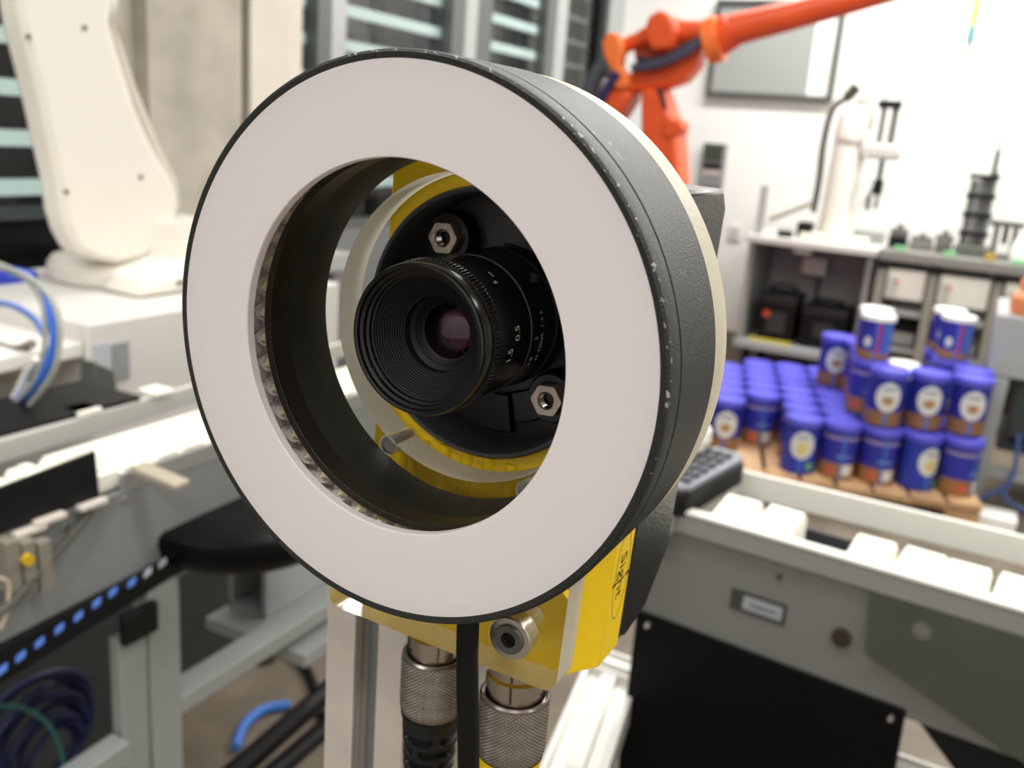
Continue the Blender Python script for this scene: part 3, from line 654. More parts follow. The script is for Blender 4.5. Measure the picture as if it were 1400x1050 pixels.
M_blid = mat('blue_lid', (88, 86, 204), .4)
def tubmat(name, base, bottom, split, strip=None):
    m = bpy.data.materials.new(name); m.use_nodes = True; nt = m.node_tree; b = nt.nodes['Principled BSDF']; b.inputs['Roughness'].default_value = .4
    tc = nt.nodes.new('ShaderNodeTexCoord'); s = nt.nodes.new('ShaderNodeSeparateXYZ'); nt.links.new(tc.outputs['Object'], s.inputs[0])
    r_ = nt.nodes.new('ShaderNodeValToRGB'); r_.color_ramp.interpolation = 'CONSTANT'
    dv = nt.nodes.new('ShaderNodeMath'); dv.operation = 'DIVIDE'; dv.inputs[1].default_value = .22; nt.links.new(s.outputs[2], dv.inputs[0]); nt.links.new(dv.outputs[0], r_.inputs[0])
    e = r_.color_ramp.elements; e[0].position = 0; e[0].color = rgb(*bottom); e[1].position = split; e[1].color = rgb(*base)
    if strip:
        for p, c in strip: q = e.new(p); q.color = rgb(*c)
    # a blue-to-violet side stripe, part of the print
    at_ = nt.nodes.new('ShaderNodeMath'); at_.operation = 'ARCTAN2'; nt.links.new(s.outputs[1], at_.inputs[0]); nt.links.new(s.outputs[0], at_.inputs[1])
    sn = nt.nodes.new('ShaderNodeMath'); sn.operation = 'SINE'; mu = nt.nodes.new('ShaderNodeMath'); mu.operation = 'MULTIPLY'; mu.inputs[1].default_value = 3; nt.links.new(at_.outputs[0], mu.inputs[0]); nt.links.new(mu.outputs[0], sn.inputs[0])
    gt = nt.nodes.new('ShaderNodeMath'); gt.operation = 'GREATER_THAN'; gt.inputs[1].default_value = .95; nt.links.new(sn.outputs[0], gt.inputs[0])
    fa = nt.nodes.new('ShaderNodeMath'); fa.operation = 'MULTIPLY'; fa.inputs[1].default_value = .7; nt.links.new(gt.outputs[0], fa.inputs[0])
    mx = nt.nodes.new('ShaderNodeMix'); mx.data_type = 'RGBA'; nt.links.new(fa.outputs[0], mx.inputs[0]); nt.links.new(r_.outputs[0], mx.inputs[6]); mx.inputs[7].default_value = rgb(52, 108, 190)
    nt.links.new(mx.outputs[2], b.inputs['Base Color']); return m
M_tubA = tubmat('tub_print_cocoa', (40, 42, 142), (138, 98, 62), .28)
M_tubB = tubmat('tub_print_vanilla', (42, 56, 160), (40, 50, 150), .1)
M_tubC = tubmat('tub_print_lettered', (44, 44, 150), (150, 104, 60), .30, [(.72, (150, 130, 170)), (.78, (44, 44, 150))])
M_tubW = tubmat('tub_print_red', (40, 46, 150), (150, 108, 70), .16)
M_logo = mat('logo_disc_white', (212, 212, 206), .5)
M_logo2 = mat('logo_mark_brown', (168, 128, 88), .5)
M_logo3 = mat('logo_mark_yellow', (214, 196, 130), .5)
M_green = mat('green_spot', (104, 178, 80), .5)
M_wlid = mat('white_lid', (248, 246, 240), .4)
def disc_patch(rr, phi, zc, ra, rb, n=18):
    """round label wrapped on a tub wall, facing angle phi"""
    vs = [(rr * math.cos(phi), rr * math.sin(phi), zc)]; K = 4
    for k in range(1, K + 1):
        for i in range(n):
            a = phi + ra * k / K * math.cos(2 * PI * i / n) / rr; vs.append((rr * math.cos(a), rr * math.sin(a), zc + rb * k / K * math.sin(2 * PI * i / n)))
    fs = [(0, i + 1, (i + 1) % n + 1) for i in range(n)]
    for k in range(K - 1): fs += [(1 + k * n + i, 1 + k * n + (i + 1) % n, 1 + (k + 1) * n + (i + 1) % n, 1 + (k + 1) * n + i) for i in range(n)]
    return MB().add(vs, fs)
def rect_patch(rr, phi, z0, z1, wd, n=6):
    vs = []
    for i in range(n + 1):
        a = phi + wd * (i / n - .5) / rr; vs += [(rr * math.cos(a), rr * math.sin(a), z0), (rr * math.cos(a), rr * math.sin(a), z1)]
    return MB().add(vs, [(2 * i, 2 * i + 2, 2 * i + 3, 2 * i + 1) for i in range(n)])
RT = .069
def make_tub(kind, loc, rotz, label, group):
    t = thing('tub', label, 'tub', loc, rotz, group); F = -PI / 2; hz = .80 if kind == 'white' else 1; RT = .063 if kind == 'white' else .069
    mt = dict(cocoa=M_tubA, vanilla=M_tubB, lettered=M_tubC, white=M_tubW)[kind]
    MB().lathe([(.0005, 0), (RT - .006, 0), (RT - .002, .006), (RT - .002, .196 * hz), (RT - .006, .197 * hz)], 2, (0, 0, 0), 28).build('body', mt, t, local=True)
    ld = MB().lathe([(RT - .004, .192 * hz), (RT + .003, .192 * hz), (RT + .003, .214 * hz), (RT - .001, .219 * hz), (RT - .008, .219 * hz), (RT - .011, .214 * hz), (.0005, .214 * hz)], 2, (0, 0, 0), 28)
    ld.build('lid', M_wlid if kind == 'white' else M_blid, t, local=True)
    if kind in ('cocoa', 'vanilla'):
        lp = disc_patch(RT - .0012, F, .118, .047, .056).build('logo_disc', M_logo, t, local=True)
        disc_patch(RT - .0006, F, .105, .022, .018 if kind == 'cocoa' else .027).build('logo_mark', M_logo2 if kind == 'cocoa' else M_logo3, lp, local=True)
        disc_patch(RT - .0006, F, .150, .030, .006).build('logo_word', mat('logo_word_grey', (140, 140, 170), .5), lp, local=True)
        if kind == 'vanilla': disc_patch(RT - .0006, F + .55, .036, .014, .014).build('green_spot', M_green, t, local=True)
    if kind == 'lettered':
        rect_patch(RT - .001, F + .35, .02, .062, .042).build('info_label', M_logo, t, local=True)
        rect_patch(RT - .001, F + .1, .09, .098, .06).build('printed_line', mat('printed_line_blue', (120, 140, 200), .5), t, local=True)
        rect_patch(RT - .001, F - .6, .022, .05, .03).build('color_block', mat('block_red', (196, 84, 78), .5), t, local=True)
    if kind == 'white':
        rect_patch(RT - .001, F + .15, .025, .148, .009).build('red_stripe', mat('stripe_red', (190, 50, 90), .5), t, local=True)
        rect_patch(RT - .001, F + .75, .025, .148, .05).build('blue_block', mat('block_blue', (70, 100, 176), .5), t, local=True)
        disc_patch(RT - .001, F - .5, .07, .014, .02).build('logo_disc', M_logo, t, local=True)
    return t
protos = {}
COLN = ['leftmost', 'second', 'third', 'fourth', 'fifth', 'sixth', 'rightmost']; ROWN = ['front', 'second', 'third', 'fourth', 'fifth', 'sixth', 'back']
def put_tub(kind, loc, rotz, label, group):
    if kind not in protos: protos[kind] = make_tub(kind, loc, rotz, label, group); return protos[kind]
    c = copy_tree(protos[kind], loc=loc, rotz=rotz); c['label'] = label; c['group'] = group; return c
PT = .1455
def gp_(i, j, z): p = P0 + U * (i - 2) * PT + Vv * j * PT; return (p.x, p.y, z)
front_kind = {2: 'vanilla', 3: 'lettered', 4: 'lettered', 5: 'vanilla', 6: 'lettered'}
kw = dict(cocoa='white-disc', vanilla='yellow-centred', lettered='lettered')
for i in range(7):
    for j in range(7):
        if i == 0 and (j < 1 or j > 5): continue
        if i == 1 and (j < 2): continue
        if i == 6 and j > 4: continue
        kind = front_kind.get(i, 'cocoa') if j == 0 else ('cocoa' if i == 0 else 'lettered')
        if i == 1 and j == 2: kind = 'lettered'
        x, y, z = gp_(i, j, .1105)
        put_tub(kind, (x + random.uniform(-.001, .001), y + random.uniform(-.001, .001), z), math.radians(15 + random.uniform(-14, 14) + (28 if i > 4 else 0)),
                'blue tub with %s label, bottom layer, %s column, %s row' % (kw[kind], COLN[i], ROWN[j]), 'blue-lidded tubs in the bottom layer on the pallet')
for (i, j, kind, n) in ((3.95, .25, 'cocoa', 'left of the three in front'), (5.0, .45, 'cocoa', 'middle of the three in front'), (6.05, .45, 'cocoa', 'right of the three in front'),
                        (3.62, 1.3, 'lettered', 'under the front white-lidded tub of the left pair'), (3.72, 2.35, 'lettered', 'under the rear white-lidded tub of the left pair'),
                        (5.95, 2.65, 'lettered', 'under the front white-lidded tub of the right pair'), (5.95, 3.7, 'lettered', 'under the rear white-lidded tub of the right pair'),
                        (3.1, 4.2, 'cocoa', 'alone at the far left end'), (3.75, 3.45, 'lettered', 'behind the left pair'), (6.3, 1.5, 'lettered', 'behind the right front one')):
    x, y, z = gp_(i, j, .3315)
    put_tub(kind, (x, y, z), math.radians(14), 'upper layer %s tub, %s' % (kw[kind], n), 'blue-lidded tubs in the upper layer')
for (i, j, n) in ((4.8, 1.55, 'low in the gap between the raised pairs'), (4.75, 2.65, 'low, furthest back in the gap')):
    x, y, z = gp_(i, j, .3315); put_tub('white', (x, y, z), 0, 'blue tub with plain white lid, ' + n, 'white-lidded tubs')
x, y, z = gp_(5.3, 1.5, .3315)
for k, (i, j) in enumerate(((3.62, 1.3), (3.72, 2.35), (5.95, 2.65), (5.95, 3.7))):
    x, y, z = gp_(i, j, .5525); put_tub('white', (x, y, z), math.radians(10), 'blue tub with white lid on the top tier, %s' % ('front of the left pair', 'rear of the left pair', 'front of the right pair', 'rear of the right pair')[k], 'white-lidded tubs')

# ================================================================== desk cabinet, benches and what stands on them
cab = thing('open_cabinet', 'grey open-fronted steel cabinet on legs against the white wall', 'cabinet', (-.89, 5.7, 0))
M_cab = mat('cabinet_grey', (150, 150, 147), .5); M_cabin = mat('cabinet_inside', (176, 176, 175), .6)
X0, X1, Y0, Y1 = -1.235, -.55, 5.4, 6.02
MB().box((X0 - .02, Y0 - .03, .80), (X1 + .02, Y1, .84)).build('worktop', mat('worktop_pale', (214, 212, 206), .45), cab, bevel=.004)
for xx in (X0, X1 - .03): MB().box((xx, Y0, .20), (xx + .03, Y1, .80)).build('side_panel', M_cab, cab, bevel=.002)
MB().box((X0, Y1 - .02, .20), (X1, Y1, .80)).build('back_panel', M_cabin, cab)
MB().box((X0 - .01, Y0 - .01, .18), (X1 + .01, Y1, .225)).build('floor_panel', mat('cabinet_floor', (160, 163, 164), .45), cab, bevel=.002)
for x in (X0 + .05, X1 - .05):
    for y in (Y0 + .1, Y1 - .06): MB().box((x - .02, y - .02, 0), (x + .02, y + .02, .18)).build('leg', M_dark, cab)
MB().box((-.98, Y0 - .012, .765), (-.88, Y0 + .02, .795)).build('handle', M_lightgrey, cab, bevel=.003)
q = MB().box((-1.0, Y1 - .15, .60), (-.86, Y1 - .14, .70)); tag(q.build('paper_note', M_wlid), 'white card standing above the black toolboxes in the cabinet', 'card')
MB().box((-.90, Y1 - .13, .22), (-.885, Y1 - .115, .62)).build('card_stick', M_dark, bpy.data.objects['paper_note'])
def toolbox(x0, x1, y0, z0, h, label, red=False):
    t = thing('toolbox', label, 'toolbox', ((x0 + x1) / 2, y0 + .15, z0), group='black toolboxes in the cabinet')
    MB().box((x0, y0, z0), (x1, y0 + .28, z0 + h * .78)).build('case', M_dark, t, bevel=.012)
    MB().box((x0 - .004, y0 - .004, z0 + h * .74), (x1 + .004, y0 + .284, z0 + h * .94)).build('lid', mat('toolbox_lid', (34, 34, 35), .5), t, bevel=.015)
    c = (x0 + x1) / 2; MB().tube(smooth([(c - .07, y0 + .14, z0 + h * .92), (c - .06, y0 + .14, z0 + h * 1.06), (c + .06, y0 + .14, z0 + h * 1.06), (c + .07, y0 + .14, z0 + h * .92)]), .010, 8).build('handle', M_dark, t)
    MB().box((c - .05, y0 - .012, z0 + .06), (c + .06, y0, z0 + h * .6)).build('front_pocket', mat('toolbox_pocket', (52, 53, 54), .5), t, bevel=.004)
    if red: MB().cyl((x0 + .05, y0 - .004, z0 + h * .55), .022, -.01, .0, 1, 16).build('red_knob', mat('knob_red', (206, 74, 54), .5), t)
toolbox(-1.14, -.93, 5.47, .226, .30, 'black toolbox with a red knob in the grey cabinet', True)
toolbox(-.90, -.64, 5.50, .226, .25, 'plain black toolbox at the right inside the grey cabinet')
tag(MB().box((-1.17, 5.43, .2255), (-.92, 5.47, .24)).build('yellow_strip', mat('strip_yellow', (190, 176, 60), .6)), 'yellow strip lying before the black toolbox with a red knob', 'strip')

bench = thing('profile_bench', 'long aluminium-framed bench with white drawer units against the wall', 'bench', (.1, 5.7, 0))
M_bf = mat('bench_frame', (164, 160, 146), .45, .3)
MB().box((-.522, 5.36, .79), (1.9, 6.05, .845)).build('worktop', mat('bench_top_grey', (140, 138, 130), .5, .2), bench, bevel=.004)
bx = [-.495, -.235, .075, .44, .8, 1.2, 1.6]
for x in bx:
    for y in (5.38, 5.98): 
        q = MB(); 
        for s_ in (-.012, .012): q.box((x + s_ - .009, y - .02, 0), (x + s_ + .009, y + .02, .79))
        q.box((x - .022, y - .016, 0), (x + .022, y + .016, .79)); q.build('leg', M_bf, bench)
    MB().box((x - .028, 5.352, .745), (x + .028, 5.375, .79)).build('corner_joint', M_dark, bench)
MB().box((-.5, 5.39, .30), (1.6, 5.98, .315)).build('lower_shelf', M_lightgrey, bench)
for a, c in zip(bx[:-1], bx[1:]):
    d_ = MB().box((a + .035, 5.37, .59), (c - .035, 5.9, .745)).build('drawer_unit', mat('drawer_cream', (222, 219, 206), .5), bench, bevel=.003)
    MB().box((a + .05, 5.366, .62), (a + .09, 5.37, .71)).build('drawer_label', mat('label_greygreen', (184, 188, 176), .5), d_)
    MB().cyl((a + .085, 5.368, .685), .014, -.004, .0, 1, 14).build('red_button', mat('soft_red', (214, 150, 140), .5), d_)
    MB().box((a + .03, 5.38, .50), (c - .03, 5.42, .535)).build('rail', M_lightgrey, bench)
def crate(x0, x1, y0, z0, h, m, label):
    t = thing('equipment_box', label, 'box', ((x0 + x1) / 2, y0 + .1, z0), group='boxes on the lower shelf of the bench')
    MB().box((x0, y0, z0), (x1, y0 + .25, z0 + h)).build('case', m, t, bevel=.006)
    MB().box((x0 + .01, y0 - .004, z0 + .01), (x1 - .01, y0, z0 + h * .6)).build('front_face', M_lightgrey, t)
crate(-.47, -.27, 5.5, .3155, .13, M_dark, 'dark equipment box on the lower shelf under the left drawer unit')
crate(-.17, .04, 5.5, .3155, .10, M_grey, 'grey equipment box on the lower shelf under the middle drawer unit')
crate(.13, .36, 5.5, .3155, .15, M_dark, 'dark equipment box on the lower shelf under the right drawer unit')

# scara robot on the cabinet
sr = thing('scara_robot', 'white pedestal robot arm standing on the grey cabinet', 'robot', (-.81, 5.66, .84))
MB().box((-.98, 5.50, .84), (-.62, 5.82, .875)).build('base_plate', mat('scara_cream', (226, 222, 202), .45), sr, bevel=.006)
MB().cyl((-.81, 5.66, 0), .098, .875, 1.42, 2, 28, r2=.085).build('column', M_robot, sr, bevel=.01)
MB().lathe([(.098, 1.40), (.102, 1.45), (.085, 1.54), (.05, 1.575), (.001, 1.58)], 2, (-.80, 5.66, 0), 28).build('shoulder', M_robot, sr)
MB().box((-.745, 5.58, 1.31), (-.53, 5.72, 1.395)).build('forearm', mat('scara_arm_grey', (196, 194, 186), .45), sr, bevel=.02)
q = MB().cyl((-.655, 5.64, 0), .016, 1.395, 1.60, 2, 12).cyl((-.595, 5.64, 0), .020, 1.395, 1.60, 2, 12); q.build('guide_rods', mat('rod_grey', (120, 121, 118), .4, .5), sr)
MB().box((-.69, 5.61, 1.585), (-.57, 5.67, 1.625)).build('rod_clamp', M_dark, sr, bevel=.004)
MB().cyl((-.585, 5.64, 0), .008, 1.61, 1.69, 2, 10).cyl((-.66, 5.64, 0), .008, 1.61, 1.69, 2, 10).build('quill_tip', M_lightgrey, sr)
MB().cyl((-.62, 5.64, 0), .014, 1.20, 1.31, 2, 12).cyl((-.625, 5.64, 0), .034, 1.12, 1.20, 2, 12).build('quill', M_dark, sr)
q = MB().box((-.665, 5.62, 1.03), (-.645, 5.66, 1.12)).box((-.62, 5.62, 1.04), (-.605, 5.66, 1.12)); q.build('gripper', M_dark, sr)
MB().tube(smooth([at(1112, 290, 1, 5.55), at(1120, 245, 1, 5.55), at(1126, 195, 1, 5.55), at(1138, 150, 1, 5.57), at(1158, 133, 1, 5.6), at(1172, 118, 1, 5.6)]), [.018] * 24 + [.03] * 7, 10).build('black_cable', mat('cable_grey_black', (64, 62, 54), .5), sr)
MB().tube(smooth([at(1170, 142, 1, 5.6), at(1183, 138, 1, 5.58), at(1192, 155, 1, 5.56), at(1189, 178, 1, 5.56)]), .010, 8).build('short_hose', mat('hose_taupe', (150, 144, 128), .5), sr)
MB().tube(smooth([at(1184, 212, 1, 5.58), at(1174, 245, 1, 5.58), at(1166, 276, 1, 5.58), at(1176, 280, 1, 5.58), at(1188, 262, 1, 5.58), at(1195, 240, 1, 5.6)]), .008, 8).build('hanging_hose', mat('hose_pale', (200, 200, 196), .5), sr)
q = MB(); q.rod(at(1110, 278, 1, 5.5), at(1052, 300, 1, 5.5), .014); tag(q.build('cable_run', mat('hose_taupe', (150, 144, 128), .5)), 'taupe cable run sloping down to the left end of the cabinet top', 'cable')
tag(MB().box((-1.225, 5.45, .84), (-1.185, 5.49, 1.12)).build('corner_bar', M_lightgrey, bevel=.003), 'short grey bar upright on the left corner of the cabinet', 'bar')
tag(MB().cyl((-1.06, 5.5, 0), .045, .84, .875, 2, 20).build('round_foot', M_dark), 'small black puck on the cabinet top beside the white robot', 'puck')
tag(MB().box((-1.01, 5.55, 1.0 - .16), (-.93, 5.66, .93)).build('cable_block', M_dark, bevel=.01), 'black connector block at the foot of the white robot column', 'block')

# machine fixtures on the bench
def fixture_tower():
    t = thing('fixture_tower', 'tall dark metal cylinder fixture on the bench', 'fixture', (-.09, 5.6, .845))
    MB().box((-.17, 5.52, .845), (.0, 5.68, .90)).build('base', mat('fixture_grey', (104, 106, 102), .45, .5), t, bevel=.004)
    for dx in (-.045, .0, .04): MB().cyl((-.09 + dx, 5.6, 0), .021, .90, 1.27 + dx * .6, 2, 16).build('cylinder', mat('fixture_steel', (120, 122, 120), .35, .6), t)
    for z in (.95, 1.05, 1.15, 1.25): MB().box((-.165, 5.57, z), (-.02, 5.63, z + .025)).build('clamp', M_dark, t, bevel=.003)
    MB().cyl((-.055, 5.6, 0), .014, 1.27, 1.40, 2, 12).cyl((-.055, 5.6, 0), .006, 1.40, 1.47, 2, 8).build('needle_tip', mat('fixture_steel', (120, 122, 120), .35, .6), t)
fixture_tower()
def gantry(x, y, h, wd, label, m):
    t = thing('clamp_fixture', label, 'fixture', (x, y, .845), group='clamp fixtures on the bench')
    MB().box((x - wd / 2 - .03, y - .05, .845), (x + wd / 2 + .03, y + .05, .87)).build('base', m, t, bevel=.003)
    for s_ in (-1, 1): MB().box((x + s_ * wd / 2 - .014, y - .02, .87), (x + s_ * wd / 2 + .014, y + .02, .845 + h)).build('leg', m, t, bevel=.003)
    MB().box((x - wd / 2 - .04, y - .03, .845 + h), (x + wd / 2 + .04, y + .03, .875 + h)).build('crossbar', m, t, bevel=.003)
    MB().cyl((x, y, 0), .014, .845 + h - .09, .845 + h, 2, 12).build('plunger', M_dark, t)
gantry(.06, 5.62, .17, .09, 'grey two-legged clamp fixture right of the tall cylinder fixture', mat('fixture_grey', (104, 106, 102), .45, .5))
gantry(.27, 5.6, .15, .09, 'pale two-legged clamp fixture at the right photo edge', mat('fixture_pale', (176, 178, 170), .45, .4))
def lowblock(x, y, sx_, h, m, label, name='bench_fixture'):
    t = thing(name, label, 'fixture', (x, y, .845), group='low metal fixtures on the bench')
    MB().box((x - sx_ / 2, y - .06, .845), (x + sx_ / 2, y + .06, .845 + h * .5)).build('base', m, t, bevel=.003)
    for k in range(3):
        xx = x - sx_ / 2 + sx_ * (k + .5) / 3; MB().cyl((xx, y, 0), .018, .845 + h * .5, .845 + h * (.8 + .2 * (k % 2)), 2, 12).build('pin', M_grey, t)
lowblock(-.46, 5.6, .09, .13, M_dark, 'black pinned fixture at the left end of the bench')
lowblock(-.34, 5.62, .11, .09, M_grey, 'small grey pinned fixture beside the black one on the bench')
lowblock(-.225, 5.58, .08, .12, mat('fixture_grey', (104, 106, 102), .45, .5), 'grey pinned block left of the tall cylinder fixture')
for k, (px, lb_) in enumerate(((1234, 'green foot under the black pinned fixture'), (1302, 'green foot left below the tall cylinder fixture'), (1397, 'green foot at the right photo edge on the bench'))):
    p = at(px, 322 + (px - 1234) * .12, 1, 5.42); tag(MB().box((p.x - .03, 5.40, .845), (p.x + .03, 5.44, .868)).build('green_foot', mat('green_plastic', (118, 186, 130), .5), bevel=.003), lb_, 'foot', 'green feet on the bench edge')
p = at(1358, 332, 1, 5.42); tag(MB().box((p.x - .025, 5.40, .845), (p.x + .025, 5.44, .885)).build('yellow_block', mat('ochre', (176, 150, 70), .5), bevel=.003), 'small ochre block on the bench front edge', 'block')
tag(MB().box((-.72, 5.72, .84), (-.56, 5.9, .90)).build('grey_case', mat('case_grey', (160, 162, 162), .5), bevel=.004), 'flat grey case on the worktop right of the white robot', 'case')
for k, (px, lb_) in enumerate(((1345, 'white cloth bag between the fixtures'),)):
    tag(MB().lathe([(.001, 0), (.055, .005), (.062, .05), (.045, .11), (.02, .14), (.001, .145)], 2, (.155, 5.5, .845), 18).build('white_bottle', M_wlid), 'white rounded bottle on the bench near the right photo edge', 'bottle')

# ================================================================== wall fixtures
wb = thing('whiteboard', 'grey framed glass board high on the white wall', 'board', (-1.4, 6.08, 1.6))
bl, br, tr_, tl = at(978, 122, 1, 6.08), at(1133, 131, 1, 6.08), at(1150, 0, 1, 6.08), at(985, 8, 1, 6.08)
x0, x1, z0, z1 = -1.765, -1.045, 1.655, 2.17
MB().box((x0, 6.07, z0), (x1, 6.098, z1)).build('board_face', mat('glass_board_grey', (150, 154, 150), .4), wb)
MB().box((x1 - .125, 6.066, z0), (x1, 6.07, z1)).build('white_edge_panel', M_wall, wb)
f4 = mat('board_frame_dark', (92, 94, 91), .4, .4)
for a in (((x0 - .03, 6.05, z0 - .03), (x1 + .03, 6.099, z0)), ((x0 - .03, 6.05, z1), (x1 + .03, 6.099, z1 + .03)), ((x0 - .03, 6.05, z0), (x0, 6.099, z1)), ((x1, 6.05, z0), (x1 + .03, 6.099, z1))):
    MB().box(*a).build('frame_bar', f4, wb)
wp = thing('wall_panel', 'dark grey intercom box mounted on the white wall', 'wall box', (-1.67, 6.07, 1.05))
MB().box((-1.765, 6.045, 1.06), (-1.615, 6.099, 1.335)).build('case', mat('intercom_grey', (128, 130, 130), .5), wp, bevel=.006)
MB().box((-1.75, 6.04, 1.225), (-1.63, 6.046, 1.325)).build('screen', mat('intercom_screen', (62, 66, 52), .3), wp)
MB().box((-1.75, 6.04, 1.175), (-1.63, 6.046, 1.21)).build('dark_band', M_dark, wp)
MB().box((-1.75, 6.04, 1.135), (-1.63, 6.046, 1.16)).build('pink_band', mat('band_pink', (190, 176, 172), .5), wp)
ot = MB().box((-1.535, 6.085, .73), (-1.455, 6.099, .83)).build('wall_socket', mat('socket_white', (214, 214, 208), .5), bevel=.004); tag(ot, 'white wall socket left of the grey cabinet', 'socket')
MB().box((-1.515, 6.082, .75), (-1.475, 6.085, .81)).build('socket_face', mat('socket_grey', (186, 186, 180), .5), ot)
hc = thing('hanging_cord', 'yellow cord with a teal connector hanging before the white wall', 'cord', tuple(at(1322, 82, 1, 5.6)))
MB().tube([at(1345, -400, 1, 5.6), at(1337, 0, 1, 5.6), at(1330, 35, 1, 5.6)], .018, 8).build('yellow_cord', mat('cord_yellow', (222, 196, 96), .5), hc)
MB().rod(at(1330, 35, 1, 5.6), at(1326, 58, 1, 5.6), .020).build('teal_connector', mat('teal', (96, 148, 142), .5), hc)
MB().rod(at(1326, 58, 1, 5.6), at(1322, 80, 1, 5.6), .013).build('plug_tip', mat('tip_taupe', (176, 160, 152), .5), hc)
MB().tube(smooth([at(1322, 80, 1, 5.6), at(1308, 150, 1, 5.6), at(1282, 205, 1, 5.6), at(1262, 250, 1, 5.6), at(1242, 300, 1, 5.6)]), .004, 6).build('thin_hose', mat('hose_bluewhite', (214, 218, 232), .5), hc)

# ================================================================== orange robot
rob = thing('orange_robot', 'orange industrial robot arm reaching to the right before the white wall', 'robot', (-1.5, 4.2, 0))
Y = 4.2
def A(px, py, dy=0): return at(px, py, 1, Y + dy)
M_or, M_or2 = M_orange, M_orange2
arm = MB().tube([A(1000, 42), A(1080, 22), A(1170, -2), A(1260, -28)], [.068, .060, .054, .052], 20); arm.build('forearm', M_or, rob)
MB().tube([A(968, 62), A(1000, 42)], [.078, .078], 20).build('forearm_root', M_or, rob)
MB().tube([A(967, 58, -.02), A(985, 52, -.02)], [.098, .098], 20).build('wrist_collar', M_or2, rob)
MB().tube(smooth([A(848, 66), A(880, 52), A(905, 46), A(945, 44), A(972, 46)]), [.034] * 6 + [.042] * 8 + [.05] * 11, 14).build('upper_link', M_or, rob)
q = MB(); q.prism([(p.x, p.z) for p in [A(895, 26), A(910, 18), A(925, 22), A(935, 45), A(930, 70), A(900, 74), A(888, 50)]], 1, Y - .1, Y + .1); q.build('elbow_cover', M_or, rob, bevel=.02)
q = MB(); q.prism([(p.x, p.z) for p in [A(833, 60), A(842, 47), A(856, 50), A(862, 75), A(858, 92), A(870, 108), A(868, 124), A(850, 124), A(846, 100), A(836, 80)]], 1, Y - .10, Y - .03); q.build('bracket', M_or2, rob, bevel=.012)
q = MB(); q.prism([(p.x, p.z) for p in [A(846, 122), A(870, 96), A(918, 92), A(940, 80), A(950, 55), A(962, 62), A(955, 92), A(938, 112), A(910, 122), A(872, 126), A(852, 138)]], 1, Y - .05, Y + .09); q.build('elbow_housing', M_or, rob, bevel=.02)
q = MB(); q.prism([(p.x, p.z) for p in [A(865, 62), A(945, 58), A(938, 82), A(918, 92), A(870, 96)]], 1, Y + .0, Y + .06); q.build('inner_housing', mat('orange_dark_paint', (150, 52, 30), .5), rob, bevel=.01)
MB().tube(smooth([A(865, 93, -.09), A(900, 88, -.10), A(935, 72, -.10), A(962, 52, -.08)]), .020, 10).build('dress_hose', mat('hose_slate', (66, 66, 84), .5), rob)
MB().tube(smooth([A(872, 80, -.09), A(900, 82, -.10), A(940, 62, -.10), A(965, 48, -.08)]), .014, 10).build('thin_dress_hose', mat('hose_dark', (48, 44, 52), .5), rob)
q = MB(); q.prism([(p.x, p.z) for p in [A(800, 165), A(835, 118), A(862, 120), A(872, 132), A(856, 158), A(840, 175), A(830, 200)]], 1, Y - .08, Y + .08); q.build('lower_link', M_or, rob, bevel=.02)
MB().tube(smooth([A(795, 150, -.05), A(812, 110, -.05), A(828, 88, -.05), A(838, 100, -.05)]), .040, 12).build('motor_cable', mat('motor_grey', (70, 76, 82), .5), rob)
MB().tube(smooth([A(815, 150, -.10), A(830, 120, -.10), A(845, 100, -.10)]), .022, 10).build('blue_hose', mat('hose_navy', (40, 40, 84), .5), rob)
q = MB(); q.prism([(p.x, p.z) for p in [A(884, 122), A(912, 122), A(924, 158), A(932, 172), A(937, 260), A(940, 400), A(884, 400), A(884, 200)]], 1, Y - .09, Y + .09); q.build('column', M_or, rob, bevel=.02)
q = MB(); q.prism([(p.x, p.z) for p in [A(915, 163), A(940, 166), A(942, 178), A(930, 190), A(915, 190)]], 1, Y - .10, Y + .02); q.build('joint_lug', M_or, rob, bevel=.01)
q = MB(); q.prism([(p.x, p.z) for p in [A(905, 122), A(914, 122), A(921, 150), A(916, 152)]], 1, Y - .092, Y - .08); q.build('dark_rib', mat('rib_dark_red', (90, 32, 28), .5), rob)  # thin rib on the column front in an even dark red
ax_ = A(910, 300)
MB().lathe([(.22, 0), (.22, .04), (.16, .08), (.14, .80), (.001, .80)], 2, (ax_.x, Y, 0), 28).build('pedestal', M_or, rob)

# ================================================================== grey machine at the right edge
gm = thing('grey_machine', 'grey steel machine housing on a leg at the right photo edge', 'machine', (.3, 4.25, 0))
MB().box((.072, 4.05, .512), (.95, 4.6, .76)).build('upper_box', M_lightgrey, gm, bevel=.01)
lg_ = MB().prism([(.085, 0), (.155, 0), (.165, .511), (.085, .511)], 1, 4.05, 4.13); lg_.build('leg', mat('machine_leg', (166, 170, 168), .5, .1), gm, bevel=.003)
MB().box((.86, 4.05, 0), (.93, 4.13, .5)).build('leg', mat('machine_leg', (166, 170, 168), .5, .1), gm, bevel=.003)
MB().box((.20, 4.08, .27), (.9, 4.5, .50)).build('inner_cabinet', mat('machine_dark', (52, 58, 58), .5), gm, bevel=.004)
MB().box((.17, 4.06, .22), (.9, 4.5, .255)).build('tray', mat('tray_dark', (44, 46, 50), .5), gm)
MB().box((.14, 4.06, .10), (.9, 4.10, .14)).build('lower_bar', M_lightgrey, gm)
tag(MB().lathe([(.001, 0), (.05, .0), (.062, .03), (.058, .07), (.035, .095), (.04, .12), (.028, .15), (.001, .155)], 2, (.17, 4.13, .7605), 20).build('orange_cover', mat('salmon_orange', (228, 140, 92), .4)), 'orange rounded cover on top of the grey machine at the right edge', 'cover')
